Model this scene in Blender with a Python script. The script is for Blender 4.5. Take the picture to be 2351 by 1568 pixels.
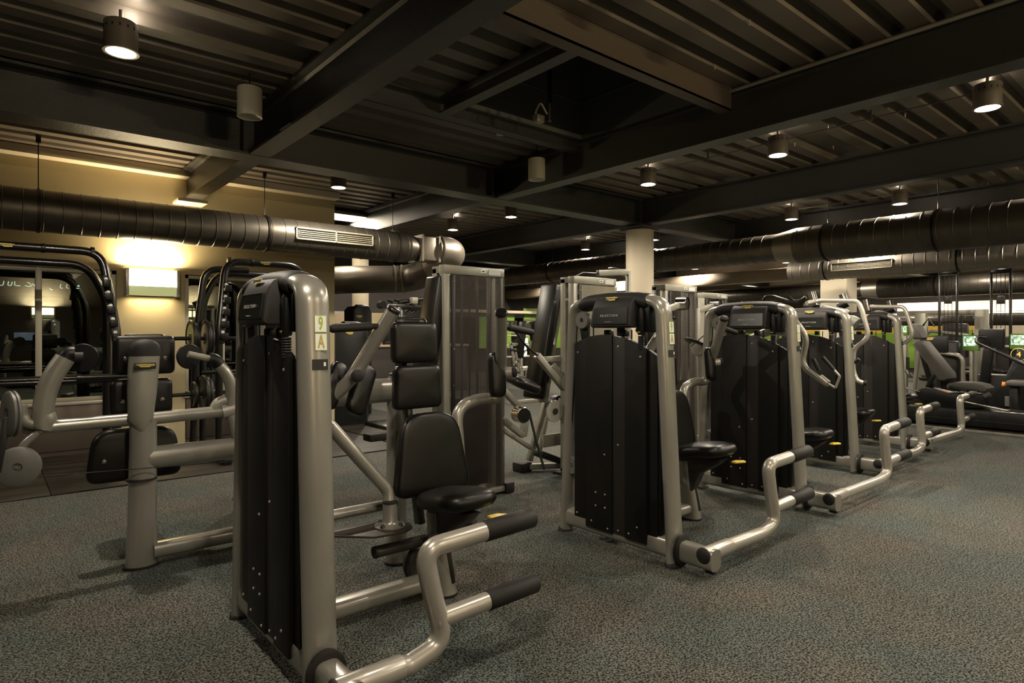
import bpy, bmesh, math, random
from mathutils import Vector, Matrix
for o in list(bpy.data.objects):
    bpy.data.objects.remove(o)
SC = bpy.context.scene
COL = SC.collection
PI = math.pi
R = math.radians
random.seed(7)
V = Vector

# ------------------------------------------------------------------ camera, world, exposure
# building axes: +X runs along the window wall, +Y towards the window wall; the camera stands at the origin, eye 1.28 m
CT, ST = 0.7645, 0.6446
FPX, EYE, CXP, HZ = 1429.0, 1.28, 1175.5, 765.0
cam_d = bpy.data.cameras.new('camera')
cam = bpy.data.objects.new('camera', cam_d)
COL.objects.link(cam)
cam.location = (0, 0, EYE)
cam.rotation_euler = (R(90), 0, -math.asin(ST))
cam_d.sensor_width = 36.0
cam_d.lens = 36.0 * FPX / 2351.0
cam_d.shift_y = -19.0 / 2351.0
cam_d.clip_start = 0.05
SC.camera = cam
w = bpy.data.worlds.new('night')
SC.world = w
w.use_nodes = True
w.node_tree.nodes['Background'].inputs[0].default_value = (0.004, 0.005, 0.007, 1)
w.node_tree.nodes['Background'].inputs[1].default_value = 1.0
vs = SC.view_settings
SC.display_settings.display_device = 'sRGB'
vs.view_transform = 'Standard'
vs.look = 'None'
vs.gamma = 1.0
vs.use_curve_mapping = False
vs.exposure = 1.05
try:
    SC.cycles.use_denoising = True
    SC.cycles.sample_clamp_indirect = 4.0
    SC.cycles.sample_clamp_direct = 0.0
    SC.cycles.max_bounces = 8
    SC.cycles.transparent_max_bounces = 16
    SC.cycles.caustics_reflective = False
    SC.cycles.caustics_refractive = False
except Exception:
    pass

# lamp energies in one place
E_DOWN = 66.0
E_SCONCE = 22.0
WARM = (1.0, 0.79, 0.47)
DOWNC = (1.0, 0.885, 0.72)

def at(px, py, X=None, Y=None, Z=None):
    """the world point seen at a pixel of the 2351x1568 photograph, on the plane X=, Y= or Z="""
    r = (px - CXP) / FPX
    dx, dy, dz = CT*r + ST, -ST*r + CT, (HZ - py)/FPX
    d = X/dx if X is not None else Y/dy if Y is not None else (Z - EYE)/dz
    return V((dx*d, dy*d, EYE + dz*d))

# ------------------------------------------------------------------ materials
M = {}
def mat(name, col, rough=0.5, metal=0.0, coat=0.0, spec=0.5, bump=None, noise=None, emit=None, alpha=None):
    m = bpy.data.materials.new(name)
    m.use_nodes = True
    nt = m.node_tree
    N, L = nt.nodes, nt.links
    b = N['Principled BSDF']
    b.inputs['Base Color'].default_value = (*col, 1)
    b.inputs['Roughness'].default_value = rough
    b.inputs['Metallic'].default_value = metal
    b.inputs['Coat Weight'].default_value = coat
    b.inputs['Coat Roughness'].default_value = 0.15
    b.inputs['Specular IOR Level'].default_value = spec
    if emit:
        b.inputs['Emission Color'].default_value = (*emit[0], 1)
        b.inputs['Emission Strength'].default_value = emit[1]
    if bump or noise:
        tc = N.new('ShaderNodeTexCoord')
    if bump:
        sc, st = bump
        n = N.new('ShaderNodeTexNoise')
        n.inputs['Scale'].default_value = sc
        n.inputs['Detail'].default_value = 3
        L.new(tc.outputs['Object'], n.inputs['Vector'])
        bp = N.new('ShaderNodeBump')
        bp.inputs['Strength'].default_value = st
        bp.inputs['Distance'].default_value = 0.01
        L.new(n.outputs['Fac'], bp.inputs['Height'])
        L.new(bp.outputs[0], b.inputs['Normal'])
    if noise:
        sc, c2 = noise
        n = N.new('ShaderNodeTexNoise')
        n.inputs['Scale'].default_value = sc
        n.inputs['Detail'].default_value = 5
        L.new(tc.outputs['Object'], n.inputs['Vector'])
        r = N.new('ShaderNodeValToRGB')
        r.color_ramp.elements[0].position = 0.35
        r.color_ramp.elements[1].position = 0.65
        r.color_ramp.elements[0].color = (*col, 1)
        r.color_ramp.elements[1].color = (*c2, 1)
        L.new(n.outputs['Fac'], r.inputs[0])
        L.new(r.outputs[0], b.inputs['Base Color'])
    M[name] = m
    return m

mat('silver', (0.33, 0.315, 0.275), 0.30, 0.42, 0.4, noise=(3, (0.295, 0.28, 0.24)))
mat('silver_light', (0.48, 0.45, 0.395), 0.30, 0.45, 0.3)
mat('silver_grey', (0.31, 0.30, 0.25), 0.42, 0.3, 0.1, noise=(2.5, (0.25, 0.235, 0.19)))
mat('chrome', (0.62, 0.58, 0.52), 0.13, 1.0)
mat('plastic_dark', (0.021, 0.019, 0.018), 0.58, spec=0.3, bump=(500, 0.08))
mat('plastic_black', (0.007, 0.007, 0.0065), 0.42, spec=0.3)
mat('panel_black', (0.0075, 0.0078, 0.0066), 0.50, spec=0.22, noise=(2, (0.0115, 0.0095, 0.0082)))
mat('panel_edge', (0.022, 0.019, 0.018), 0.45, spec=0.3)
mat('leather', (0.0062, 0.0054, 0.0048), 0.36, spec=0.36, bump=(260, 0.05))
mat('fabric_grey', (0.060, 0.055, 0.047), 0.75, bump=(300, 0.2))
mat('rubber', (0.015, 0.013, 0.012), 0.62, spec=0.35, bump=(500, 0.06))
mat('disc_grey', (0.13, 0.125, 0.11), 0.48)
mat('screen_dark', (0.009, 0.010, 0.009), 0.28, spec=0.35)
mat('yellow', (0.85, 0.62, 0.10), 0.4)
mat('logo_yellow', (0.85, 0.66, 0.14), 0.45)
mat('ink', (0.01, 0.01, 0.01), 0.5)
mat('print_grey', (0.60, 0.60, 0.56), 0.5)
mat('sticker_white', (0.85, 0.85, 0.76), 0.45)
mat('sticker_green', (0.36, 0.46, 0.06), 0.5)
mat('sticker_gold', (0.46, 0.36, 0.08), 0.5)
mat('brown_metal', (0.040, 0.033, 0.028), 0.38, 0.2)
mat('black_metal', (0.012, 0.011, 0.010), 0.28, 0.3, 0.2)
mat('steel_rod', (0.55, 0.52, 0.46), 0.22, 0.9)
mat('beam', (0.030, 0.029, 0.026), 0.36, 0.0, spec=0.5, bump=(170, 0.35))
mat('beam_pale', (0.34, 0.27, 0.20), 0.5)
mat('joist', (0.085, 0.064, 0.048), 0.55, bump=(60, 0.1))
mat('deck', (0.165, 0.138, 0.108), 0.50, 0.1, noise=(1.3, (0.120, 0.100, 0.080)), bump=(25, 0.1))
mat('shaft', (0.085, 0.088, 0.076), 0.7)
mat('wall', (0.42, 0.350, 0.205), 0.75, noise=(1.6, (0.385, 0.32, 0.185)), bump=(60, 0.06))
mat('cream', (0.56, 0.49, 0.36), 0.6, noise=(1.2, (0.52, 0.455, 0.335)))
mat('duct', (0.135, 0.12, 0.098), 0.42, 0.7, noise=(5, (0.105, 0.092, 0.075)))
mat('duct_light', (0.30, 0.265, 0.22), 0.40, 0.7)
mat('duct_dark', (0.08, 0.07, 0.058), 0.4, 0.7, noise=(5, (0.06, 0.053, 0.044)))
mat('grille', (0.40, 0.37, 0.28), 0.45, 0.2)
mat('can', (0.20, 0.175, 0.145), 0.4, 0.3)
mat('speaker_white', (0.46, 0.43, 0.34), 0.5)
mat('dark_wall', (0.040, 0.034, 0.030), 0.8)
mat('green_wall', (0.17, 0.30, 0.03), 0.7)
mat('orange_wall', (0.55, 0.34, 0.05), 0.7)
mat('lens', (1, 1, 1), 0.5, emit=((1.0, 0.86, 0.64), 60.0))
mat('diffuser', (1, 0.95, 0.8), 0.5, emit=((1.0, 0.83, 0.48), 9.0))
mat('diffuser_low', (0.16, 0.18, 0.09), 0.4, emit=((0.62, 0.64, 0.28), 0.30))
mat('cove', (1, 0.9, 0.7), 0.5, emit=((1.0, 0.72, 0.40), 0.42))
mat('tube_light', (1, 0.9, 0.7), 0.5, emit=((1.0, 0.86, 0.62), 6.0))
mat('screen_lit', (0.1, 0.1, 0.1), 0.3, emit=((0.55, 0.75, 0.70), 0.75))
mat('screen_blue', (0.02, 0.02, 0.03), 0.25, emit=((0.10, 0.13, 0.17), 1.0))
mat('bezel_green', (0.13, 0.25, 0.035), 0.5)
mat('plate_iron', (0.022, 0.020, 0.018), 0.45, 0.3)
mat('plate_green', (0.42, 0.44, 0.12), 0.6)
mat('sign_glow', (1, 1, 1), 0.5, emit=((0.8, 0.95, 0.85), 0.6))
mat('sill_panel', (0.13, 0.105, 0.085), 0.33, 0.5)
mat('orange', (0.7, 0.22, 0.02), 0.5)
mat('oak_top', (0.36, 0.28, 0.18), 0.5)

def carpet():
    m = mat('carpet', (0.1, 0.1, 0.1), 0.92, spec=0.15)
    nt = m.node_tree; N, L = nt.nodes, nt.links
    b = N['Principled BSDF']
    tc = N.new('ShaderNodeTexCoord')
    mp = N.new('ShaderNodeMapping')
    mp.inputs['Scale'].default_value = (1, 1, 1)
    L.new(tc.outputs['Object'], mp.inputs['Vector'])
    n = N.new('ShaderNodeTexNoise')
    n.inputs['Scale'].default_value = 125
    n.inputs['Detail'].default_value = 1.5
    n.inputs['Roughness'].default_value = 0.5
    n.inputs['Distortion'].default_value = 0.6
    L.new(mp.outputs[0], n.inputs['Vector'])
    r = N.new('ShaderNodeValToRGB')
    r.color_ramp.elements[0].position = 0.46
    r.color_ramp.elements[1].position = 0.53
    L.new(n.outputs['Fac'], r.inputs[0])
    big = N.new('ShaderNodeTexNoise')
    big.inputs['Scale'].default_value = 1.7
    big.inputs['Detail'].default_value = 3
    L.new(tc.outputs['Object'], big.inputs['Vector'])
    hue = N.new('ShaderNodeValToRGB')
    e = hue.color_ramp.elements
    e[0].position = 0.36; e[0].color = (0.120, 0.140, 0.130, 1)
    e[1].position = 0.66; e[1].color = (0.165, 0.148, 0.125, 1)
    x = hue.color_ramp.elements.new(0.5); x.color = (0.140, 0.145, 0.126, 1)
    L.new(big.outputs['Fac'], hue.inputs[0])
    mix = N.new('ShaderNodeMix'); mix.data_type = 'RGBA'
    mix.inputs[6].default_value = (0.017, 0.017, 0.0145, 1)
    L.new(r.outputs[0], mix.inputs[0])
    L.new(hue.outputs[0], mix.inputs[7])
    L.new(mix.outputs[2], b.inputs['Base Color'])
    bp = N.new('ShaderNodeBump')
    bp.inputs['Strength'].default_value = 0.5
    bp.inputs['Distance'].default_value = 0.003
    L.new(n.outputs['Fac'], bp.inputs['Height'])
    L.new(bp.outputs[0], b.inputs['Normal'])
carpet()

def matting():
    m = mat('mat_floor', (0.05, 0.04, 0.03), 0.55, spec=0.35)
    nt = m.node_tree; N, L = nt.nodes, nt.links
    b = N['Principled BSDF']
    tc = N.new('ShaderNodeTexCoord')
    mp = N.new('ShaderNodeMapping')
    mp.inputs['Scale'].default_value = (0.7, 9.0, 1)
    L.new(tc.outputs['Object'], mp.inputs['Vector'])
    n = N.new('ShaderNodeTexNoise')
    n.inputs['Scale'].default_value = 1.6
    n.inputs['Detail'].default_value = 6
    L.new(mp.outputs[0], n.inputs['Vector'])
    r = N.new('ShaderNodeValToRGB')
    r.color_ramp.elements[0].position = 0.38; r.color_ramp.elements[0].color = (0.006, 0.005, 0.004, 1)
    r.color_ramp.elements[1].position = 0.68; r.color_ramp.elements[1].color = (0.040, 0.033, 0.024, 1)
    L.new(n.outputs['Fac'], r.inputs[0])
    L.new(r.outputs[0], b.inputs['Base Color'])
    w_ = N.new('ShaderNodeTexNoise'); w_.inputs['Scale'].default_value = 140
    L.new(tc.outputs['Object'], w_.inputs['Vector'])
    bp = N.new('ShaderNodeBump'); bp.inputs['Strength'].default_value = 0.3; bp.inputs['Distance'].default_value = 0.002
    L.new(w_.outputs['Fac'], bp.inputs['Height'])
    L.new(bp.outputs[0], b.inputs['Normal'])
matting()

def window_glass():
    # dark night outside: part mirror, part see-through
    m = bpy.data.materials.new('night_glass'); m.use_nodes = True
    nt = m.node_tree; N, L = nt.nodes, nt.links
    b = N['Principled BSDF']; out = N['Material Output']
    b.inputs['Base Color'].default_value = (0.75, 0.80, 0.72, 1)
    b.inputs['Metallic'].default_value = 1.0
    b.inputs['Roughness'].default_value = 0.012
    tr = N.new('ShaderNodeBsdfTransparent'); tr.inputs[0].default_value = (0.7, 0.75, 0.72, 1)
    mx = N.new('ShaderNodeMixShader'); mx.inputs[0].default_value = 0.17
    L.new(tr.outputs[0], mx.inputs[1]); L.new(b.outputs[0], mx.inputs[2]); L.new(mx.outputs[0], out.inputs[0])
    M['night_glass'] = m
window_glass()

def perforated(name, col, pitch, hole):
    m = bpy.data.materials.new(name); m.use_nodes = True
    nt = m.node_tree; N, L = nt.nodes, nt.links
    b = N['Principled BSDF']; out = N['Material Output']
    b.inputs['Base Color'].default_value = (*col, 1)
    b.inputs['Roughness'].default_value = 0.45
    b.inputs['Metallic'].default_value = 0.3
    tc = N.new('ShaderNodeTexCoord')
    sp = N.new('ShaderNodeSeparateXYZ')
    L.new(tc.outputs['Object'], sp.inputs[0])
    def stripe(sock, ph):
        a = N.new('ShaderNodeMath'); a.operation = 'MULTIPLY'; a.inputs[1].default_value = 1/pitch
        L.new(sock, a.inputs[0])
        c = N.new('ShaderNodeMath'); c.operation = 'FRACT'; L.new(a.outputs[0], c.inputs[0])
        d = N.new('ShaderNodeMath'); d.operation = 'SUBTRACT'; d.inputs[1].default_value = 0.5; L.new(c.outputs[0], d.inputs[0])
        e = N.new('ShaderNodeMath'); e.operation = 'ABSOLUTE'; L.new(d.outputs[0], e.inputs[0])
        g = N.new('ShaderNodeMath'); g.operation = 'LESS_THAN'; g.inputs[1].default_value = hole/2; L.new(e.outputs[0], g.inputs[0])
        return g
    g1, g2 = stripe(sp.outputs[0], 0), stripe(sp.outputs[2], 0)
    mu = N.new('ShaderNodeMath'); mu.operation = 'MULTIPLY'
    L.new(g1.outputs[0], mu.inputs[0]); L.new(g2.outputs[0], mu.inputs[1])
    tr = N.new('ShaderNodeBsdfTransparent')
    mx = N.new('ShaderNodeMixShader')
    L.new(mu.outputs[0], mx.inputs[0]); L.new(b.outputs[0], mx.inputs[1]); L.new(tr.outputs[0], mx.inputs[2])
    L.new(mx.outputs[0], out.inputs[0])
    M[name] = m
perforated('mesh_dark', (0.034, 0.026, 0.022), 0.0085, 0.70)
perforated('mesh_light', (0.28, 0.26, 0.19), 0.0085, 0.58)

def lit_picture():
    m = M['screen_lit']; nt = m.node_tree; N, L = nt.nodes, nt.links
    tc = N.new('ShaderNodeTexCoord'); n = N.new('ShaderNodeTexNoise')
    n.inputs['Scale'].default_value = 14; n.inputs['Detail'].default_value = 4; n.inputs['Distortion'].default_value = 1.5
    L.new(tc.outputs['Object'], n.inputs['Vector'])
    r = N.new('ShaderNodeValToRGB'); e = r.color_ramp.elements
    e[0].position = .38; e[0].color = (.05, .12, .16, 1); e[1].position = .62; e[1].color = (.75, .95, 1, 1)
    x = e.new(.5); x.color = (.32, .48, .16, 1)
    L.new(n.outputs['Fac'], r.inputs[0]); L.new(r.outputs[0], N['Principled BSDF'].inputs['Emission Color'])
lit_picture()

# ------------------------------------------------------------------ mesh helpers
def link(name, bm, m, parent=None, smooth=45):
    bmesh.ops.recalc_face_normals(bm, faces=bm.faces)
    me = bpy.data.meshes.new(name)
    bm.to_mesh(me); bm.free()
    if m: me.materials.append(M[m])
    me.shade_smooth()
    try: me.set_sharp_from_angle(angle=R(smooth))
    except Exception: pass
    o = bpy.data.objects.new(name, me)
    COL.objects.link(o)
    if parent: o.parent = parent
    return o

def tag(o, label=None, cat=None, group=None, kind=None):
    if label: o['label'] = label
    if cat: o['category'] = cat
    if group: o['group'] = group
    if kind: o['kind'] = kind
    return o

def thing(name, label, cat, loc=(0, 0, 0), rotz=0, group=None):
    o = bpy.data.objects.new(name, None)
    COL.objects.link(o)
    o.location = loc
    o.rotation_euler = (0, 0, rotz)
    o.empty_display_size = 0.1
    return tag(o, label, cat, group)

def kids(o): return [c for c in bpy.data.objects if c.parent == o]
def copy_tree(o, parent=None):
    c = o.copy(); COL.objects.link(c); c.parent = parent
    for ch in kids(o): copy_tree(ch, c)
    return c

def BM(): return bmesh.new()

def box(bm, lo, hi, bev=0.0, mtx=None, seg=2):
    lo, hi = V(lo), V(hi)
    r = bmesh.ops.create_cube(bm, size=1.0)
    vs_ = r['verts']
    c, s = (lo + hi)/2, hi - lo
    for v in vs_:
        v.co = V((c.x + v.co.x*s.x, c.y + v.co.y*s.y, c.z + v.co.z*s.z))
    allv = vs_
    if bev > 0:
        es = list({e for v in vs_ for e in v.link_edges})
        r = bmesh.ops.bevel(bm, geom=es, offset=min(bev, min(abs(s.x), abs(s.y), abs(s.z))*0.45), segments=seg, affect='EDGES', profile=0.5)
        allv = list({v for f in r['faces'] for v in f.verts} | {v for v in vs_ if v.is_valid})
    if mtx is not None:
        for v in allv: v.co = mtx @ v.co
    return bm

def bar(bm, a, b, w, h, bev=0.004, up=(0, 0, 1)):
    """square section bar between two points"""
    a, b = V(a), V(b)
    t = (b - a); ln = t.length; t.normalize()
    u = V(up)
    if abs(t.dot(u)) > 0.97: u = V((1, 0, 0))
    s = t.cross(u).normalized(); u2 = s.cross(t).normalized()
    m = Matrix((( t.x, s.x, u2.x, a.x), (t.y, s.y, u2.y, a.y), (t.z, s.z, u2.z, a.z), (0, 0, 0, 1)))
    return box(bm, (0, -w/2, -h/2), (ln, w/2, h/2), bev, m)

def fillet(pts, r, n=7):
    pts = [V(p) for p in pts]
    out = [pts[0]]
    for i in range(1, len(pts) - 1):
        a, p, b = pts[i-1], pts[i], pts[i+1]
        rr = r[i] if isinstance(r, (list, tuple)) else r
        da, db = (a - p), (b - p)
        d = min(rr, da.length*0.49, db.length*0.49)
        if d < 1e-4:
            out.append(p); continue
        p0, p1 = p + da.normalized()*d, p + db.normalized()*d
        for k in range(n + 1):
            t = k/n
            out.append(p0*(1-t)**2 + p*2*t*(1-t) + p1*t*t)
    out.append(pts[-1])
    return out

def sweep(bm, pts, rx, ry=None, ref=None, seg=20, cap=True, sq=1.0):
    """tube along a path; rx may be a list; sq<1 squares the section"""
    pts = [V(p) for p in pts]
    n = len(pts)
    ry = rx if ry is None else ry
    rings = []
    prev = None
    for i, p in enumerate(pts):
        if i == 0: t = pts[1] - pts[0]
        elif i == n-1: t = pts[-1] - pts[-2]
        else: t = (pts[i+1] - p).normalized() + (p - pts[i-1]).normalized()
        t.normalize()
        if ref is not None:
            n1 = V(ref) - t*V(ref).dot(t)
        elif prev is None:
            u = V((0, 0, 1)) if abs(t.z) < 0.9 else V((1, 0, 0))
            n1 = u - t*u.dot(t)
        else:
            n1 = prev - t*prev.dot(t)
        n1.normalize(); prev = n1
        n2 = t.cross(n1)
        a = rx[i] if isinstance(rx, (list, tuple)) else rx
        b = ry[i] if isinstance(ry, (list, tuple)) else ry
        ring = []
        for k in range(seg):
            th = 2*PI*k/seg
            c_, s_ = math.cos(th), math.sin(th)
            c_ = math.copysign(abs(c_)**sq, c_); s_ = math.copysign(abs(s_)**sq, s_)
            ring.append(bm.verts.new(p + n1*a*c_ + n2*b*s_))
        rings.append(ring)
    for i in range(n-1):
        for k in range(seg):
            bm.faces.new((rings[i][k], rings[i][(k+1) % seg], rings[i+1][(k+1) % seg], rings[i+1][k]))
    if cap:
        bm.faces.new(rings[0][::-1]); bm.faces.new(rings[-1])
    return bm

def tube(bm, pts, r, fr=0.0, **k):
    return sweep(bm, fillet(pts, fr) if fr else pts, r, **k)

def lathe(bm, prof, o=(0, 0, 0), ax=(0, 0, 1), seg=28, cap=True):
    """prof: list of (radius, height along ax)"""
    o, ax = V(o), V(ax).normalized()
    u = V((0, 0, 1)) if abs(ax.z) < 0.9 else V((1, 0, 0))
    n1 = (u - ax*u.dot(ax)).normalized(); n2 = ax.cross(n1)
    rings = []
    for r, h in prof:
        c = o + ax*h
        rings.append([bm.verts.new(c + n1*r*math.cos(2*PI*k/seg) + n2*r*math.sin(2*PI*k/seg)) for k in range(seg)])
    for i in range(len(prof)-1):
        for k in range(seg):
            bm.faces.new((rings[i][k], rings[i][(k+1) % seg], rings[i+1][(k+1) % seg], rings[i+1][k]))
    if cap:
        if prof[0][0] > 1e-5: bm.faces.new(rings[0][::-1])
        if prof[-1][0] > 1e-5: bm.faces.new(rings[-1])
    return bm

def disc(bm, c, ax, r, t, hub=0.3, seg=32):
    """a pulley / wheel, rounded rim with a recessed hub, centred at c"""
    h = t/2
    prof = [(0.001, -h*1.0), (r*hub*0.35, -h*1.0), (r*hub*0.35, -h*0.5), (r*hub*0.75, -h*0.5), (r*hub, -h*1.0), (r*0.9, -h), (r, -h*0.6), (r, -h*0.25), (r*0.93, -h*0.12), (r*0.93, h*0.12), (r, h*0.25), (r, h*0.6), (r*0.9, h), (r*hub, h), (r*hub*0.75, h*0.5), (r*hub*0.35, h*0.5), (r*hub*0.35, h), (0.001, h)]
    return lathe(bm, prof, c, ax, seg)

def prism(bm, pts, d0, d1, axes='yz', bev=0.0):
    """extrude a 2D outline (in the plane 'axes') along the remaining axis from d0 to d1"""
    def mk(p, d):
        if axes == 'yz': return V((d, p[0], p[1]))
        if axes == 'xz': return V((p[0], d, p[1]))
        return V((p[0], p[1], d))
    a = [bm.verts.new(mk(p, d0)) for p in pts]
    b = [bm.verts.new(mk(p, d1)) for p in pts]
    n = len(pts)
    fs = [bm.faces.new(a), bm.faces.new(b[::-1])]
    for i in range(n):
        fs.append(bm.faces.new((a[i], a[(i+1) % n], b[(i+1) % n], b[i])))
    bmesh.ops.recalc_face_normals(bm, faces=fs)
    if bev:
        es = list({e for f in fs[:2] for e in f.edges})
        bmesh.ops.bevel(bm, geom=es, offset=bev, segments=2, affect='EDGES', profile=0.5)
    return bm

def round_rect(w, h, r, wt=None, n=6):
    """outline of a rounded rectangle, width w at the bottom and wt at the top"""
    wt = w if wt is None else wt
    cs = [V((w/2, -h/2)), V((wt/2, h/2)), V((-wt/2, h/2)), V((-w/2, -h/2))]
    rr = r if isinstance(r, (list, tuple)) else (r, r, r, r)
    out = []
    for i in range(4):
        a, p, b = cs[i-1], cs[i], cs[(i+1) % 4]
        p0 = p + (a-p).normalized()*rr[i]; p1 = p + (b-p).normalized()*rr[i]
        for k in range(n+1):
            t = k/n
            out.append(p0*(1-t)**2 + p*2*t*(1-t) + p1*t*t)
    return out

def cushion(bm, outline, t, mtx, edge=0.02, bulge=0.008):
    """puffed pad; outline in local x,z; front faces -y"""
    hw = max(abs(p.x) for p in outline); hh = max(abs(p.y) for p in outline)
    m_ = min(hw, hh)
    e0 = edge*1.1
    lay = [(t/2, edge*1.2), (t/2 - edge*0.3, edge*0.35), (t/2 - edge*0.8, 0), (-t/2 + edge, 0), (-t/2 + edge*0.55, edge*0.12), (-t/2 + edge*0.2, edge*0.5), (-t/2, e0)]
    lay += [(-t/2 - bulge*(1 - (1 - q)**2.4), e0 + (m_*.985 - e0)*q) for q in (.12, .26, .42, .6, .8, 1.0)]
    rings = []
    for y, ins in lay:
        sx, sz = (1 - ins/hw, 1 - ins/hh) if ins < m_*.3 else (1 - m_*.3/hw, 1 - m_*.3/hh)
        if ins >= m_*.3:
            g_ = (m_ - ins)/(m_*.7)
            sx *= g_; sz *= g_
        rings.append([bm.verts.new(mtx @ V((p.x*sx, y, p.y*sz))) for p in outline])
    n = len(outline)
    for i in range(len(rings)-1):
        for k in range(n):
            bm.faces.new((rings[i][k], rings[i][(k+1) % n], rings[i+1][(k+1) % n], rings[i+1][k]))
    bm.faces.new(rings[0][::-1]); bm.faces.new(rings[-1])
    return bm

def T(x, y, z, rx=0, ry=0, rz=0):
    return Matrix.Translation((x, y, z)) @ Matrix.Rotation(rz, 4, 'Z') @ Matrix.Rotation(ry, 4, 'Y') @ Matrix.Rotation(rx, 4, 'X')

_TX = {}
def text_mesh(s, size, ext=0.0008, bold=0.0, space=1.0):
    key = (s, size, ext, bold, space)
    if key in _TX: return _TX[key]
    cu = bpy.data.curves.new('txt', 'FONT')
    cu.body = s; cu.size = size; cu.extrude = ext; cu.align_x = 'CENTER'; cu.align_y = 'CENTER'
    cu.offset = bold; cu.space_character = space; cu.resolution_u = 3
    o = bpy.data.objects.new('txt', cu); COL.objects.link(o)
    dg = bpy.context.evaluated_depsgraph_get(); dg.update()
    me = bpy.data.meshes.new_from_object(o.evaluated_get(dg))
    bpy.data.objects.remove(o); bpy.data.curves.remove(cu)
    _TX[key] = me
    return me

def text(name, s, size, m, loc, parent, face='-x', tilt=0.0, sx=1.0, mirror=False, **k):
    me = text_mesh(s, size, **k).copy()
    me.name = name
    me.materials.clear(); me.materials.append(M[m])
    base = {'-x': Matrix(((0, 0, -1, 0), (-1, 0, 0, 0), (0, 1, 0, 0), (0, 0, 0, 1))),
            '-y': Matrix(((1, 0, 0, 0), (0, 0, -1, 0), (0, 1, 0, 0), (0, 0, 0, 1))),
            '+y': Matrix(((-1, 0, 0, 0), (0, 0, 1, 0), (0, 1, 0, 0), (0, 0, 0, 1)))}[face]
    if mirror: base = base @ Matrix.Diagonal((-1, 1, 1, 1))
    me.transform(Matrix.Translation(loc) @ base @ Matrix.Rotation(tilt, 4, 'X') @ Matrix.Diagonal((sx, 1, 1, 1)))
    o = bpy.data.objects.new(name, me); COL.objects.link(o)
    if parent: o.parent = parent
    return o

def bolts(name, m, parent, pts, ax, r=0.007, h=0.005):
    """one small domed screw per point, each its own sub-part, sharing one mesh"""
    first = None
    for p in pts:
        if first is None:
            bm = lathe(BM(), [(r*1.25, 0), (r*1.25, h*0.3), (r, h*0.4), (r*0.85, h*0.8), (r*0.5, h), (0.0005, h*1.05)], (0, 0, 0), ax, 10)
            first = link(name, bm, m, parent)
            first.location = p
        else:
            c = first.copy(); COL.objects.link(c); c.parent = parent; c.location = p

def st(o, kind='structure'):
    o['kind'] = kind
    return o

# ================================================================== THE SETTING
X0, X1, Y0, Y1 = -6.0, 24.0, -5.0, 17.0
DZ = 3.16                     # underside of the corrugated deck
BZ = 2.80                     # underside of the beams
bm = BM(); box(bm, (X0, Y0, -0.1), (X1, Y1, 0.0))
st(link('floor', bm, 'carpet'))

def deck_strip(bm, x0, x1, y0, y1, z=DZ, pitch=0.24):
    n0, n1 = math.ceil(y0/pitch), math.floor(y1/pitch)
    pr = [(y0, z + 0.07)]
    k = n0
    while k*pitch + 0.2 < y1:
        b = k*pitch
        pr += [(b + 0.01, z + 0.07), (b + 0.045, z), (b + 0.165, z), (b + 0.20, z + 0.07)]
        k += 1
    pr.append((y1, z + 0.07))
    a = [bm.verts.new((x0, y, q)) for y, q in pr]
    b = [bm.verts.new((x1, y, q)) for y, q in pr]
    for i in range(len(pr)-1):
        bm.faces.new((a[i], a[i+1], b[i+1], b[i]))
SKX0, SKX1, SKY0, SKY1 = 2.86, 4.36, 2.70, 4.14
bm = BM()
deck_strip(bm, X0, X1, Y0, SKY0 - 0.02)
deck_strip(bm, X0, X1, SKY1 + 0.02, Y1)
deck_strip(bm, X0, SKX0, SKY0 - 0.02, SKY1 + 0.02)
deck_strip(bm, SKX1, X1, SKY0 - 0.02, SKY1 + 0.02)
o = st(link('ceiling', bm, 'deck', smooth=20))
# screws driven through the deck ribs
bm = BM()
for (sx, sy) in ((2.3, 1.7), (2.9, 1.7), (3.5, 1.94), (2.6, 2.18), (3.9, 2.42), (5.0, 3.2), (5.5, 3.4), (6.1, 2.9), (6.5, 2.7), (5.2, 2.2), (6.0, 1.9), (5.8, 2.45)):
    lathe(bm, [(0.004, 0), (0.004, -0.03), (0.0005, -0.035)], (sx, sy, DZ + 0.0), (0, 0, 1), 6)
    lathe(bm, [(0.009, 0), (0.009, -0.004)], (sx, sy, DZ), (0, 0, 1), 8)
link('deck_screws', bm, 'silver_light', o)

# skylight shaft above the trimmed opening
bm = BM()
zt = DZ + 1.1
box(bm, (SKX0 - 0.04, SKY0 - 0.04, DZ - 0.02), (SKX0, SKY1 + 0.04, zt))
box(bm, (SKX1, SKY0 - 0.04, DZ - 0.02), (SKX1 + 0.04, SKY1 + 0.04, zt))
box(bm, (SKX0, SKY0 - 0.04, DZ - 0.02), (SKX1, SKY0, zt))
box(bm, (SKX0, SKY1, DZ - 0.02), (SKX1, SKY1 + 0.04, zt))
box(bm, (SKX0, SKY0, zt), (SKX1, SKY1, zt + 0.03))
for zz in (DZ + 0.32,):
    box(bm, (SKX0, SKY1 - 0.012, zz), (SKX1, SKY1, zz + 0.012))
    box(bm, (SKX1 - 0.012, SKY0, zz), (SKX1, SKY1, zz + 0.012))
st(link('ceiling_shaft', bm, 'shaft'))
# roof slab so nothing shines in through the deck
bm = BM()
box(bm, (X0 - 0.2, Y0 - 0.2, zt + 0.05), (X1 + 0.2, Y1 + 0.2, zt + 0.1))
st(link('roof', bm, 'dark_wall'))

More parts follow.
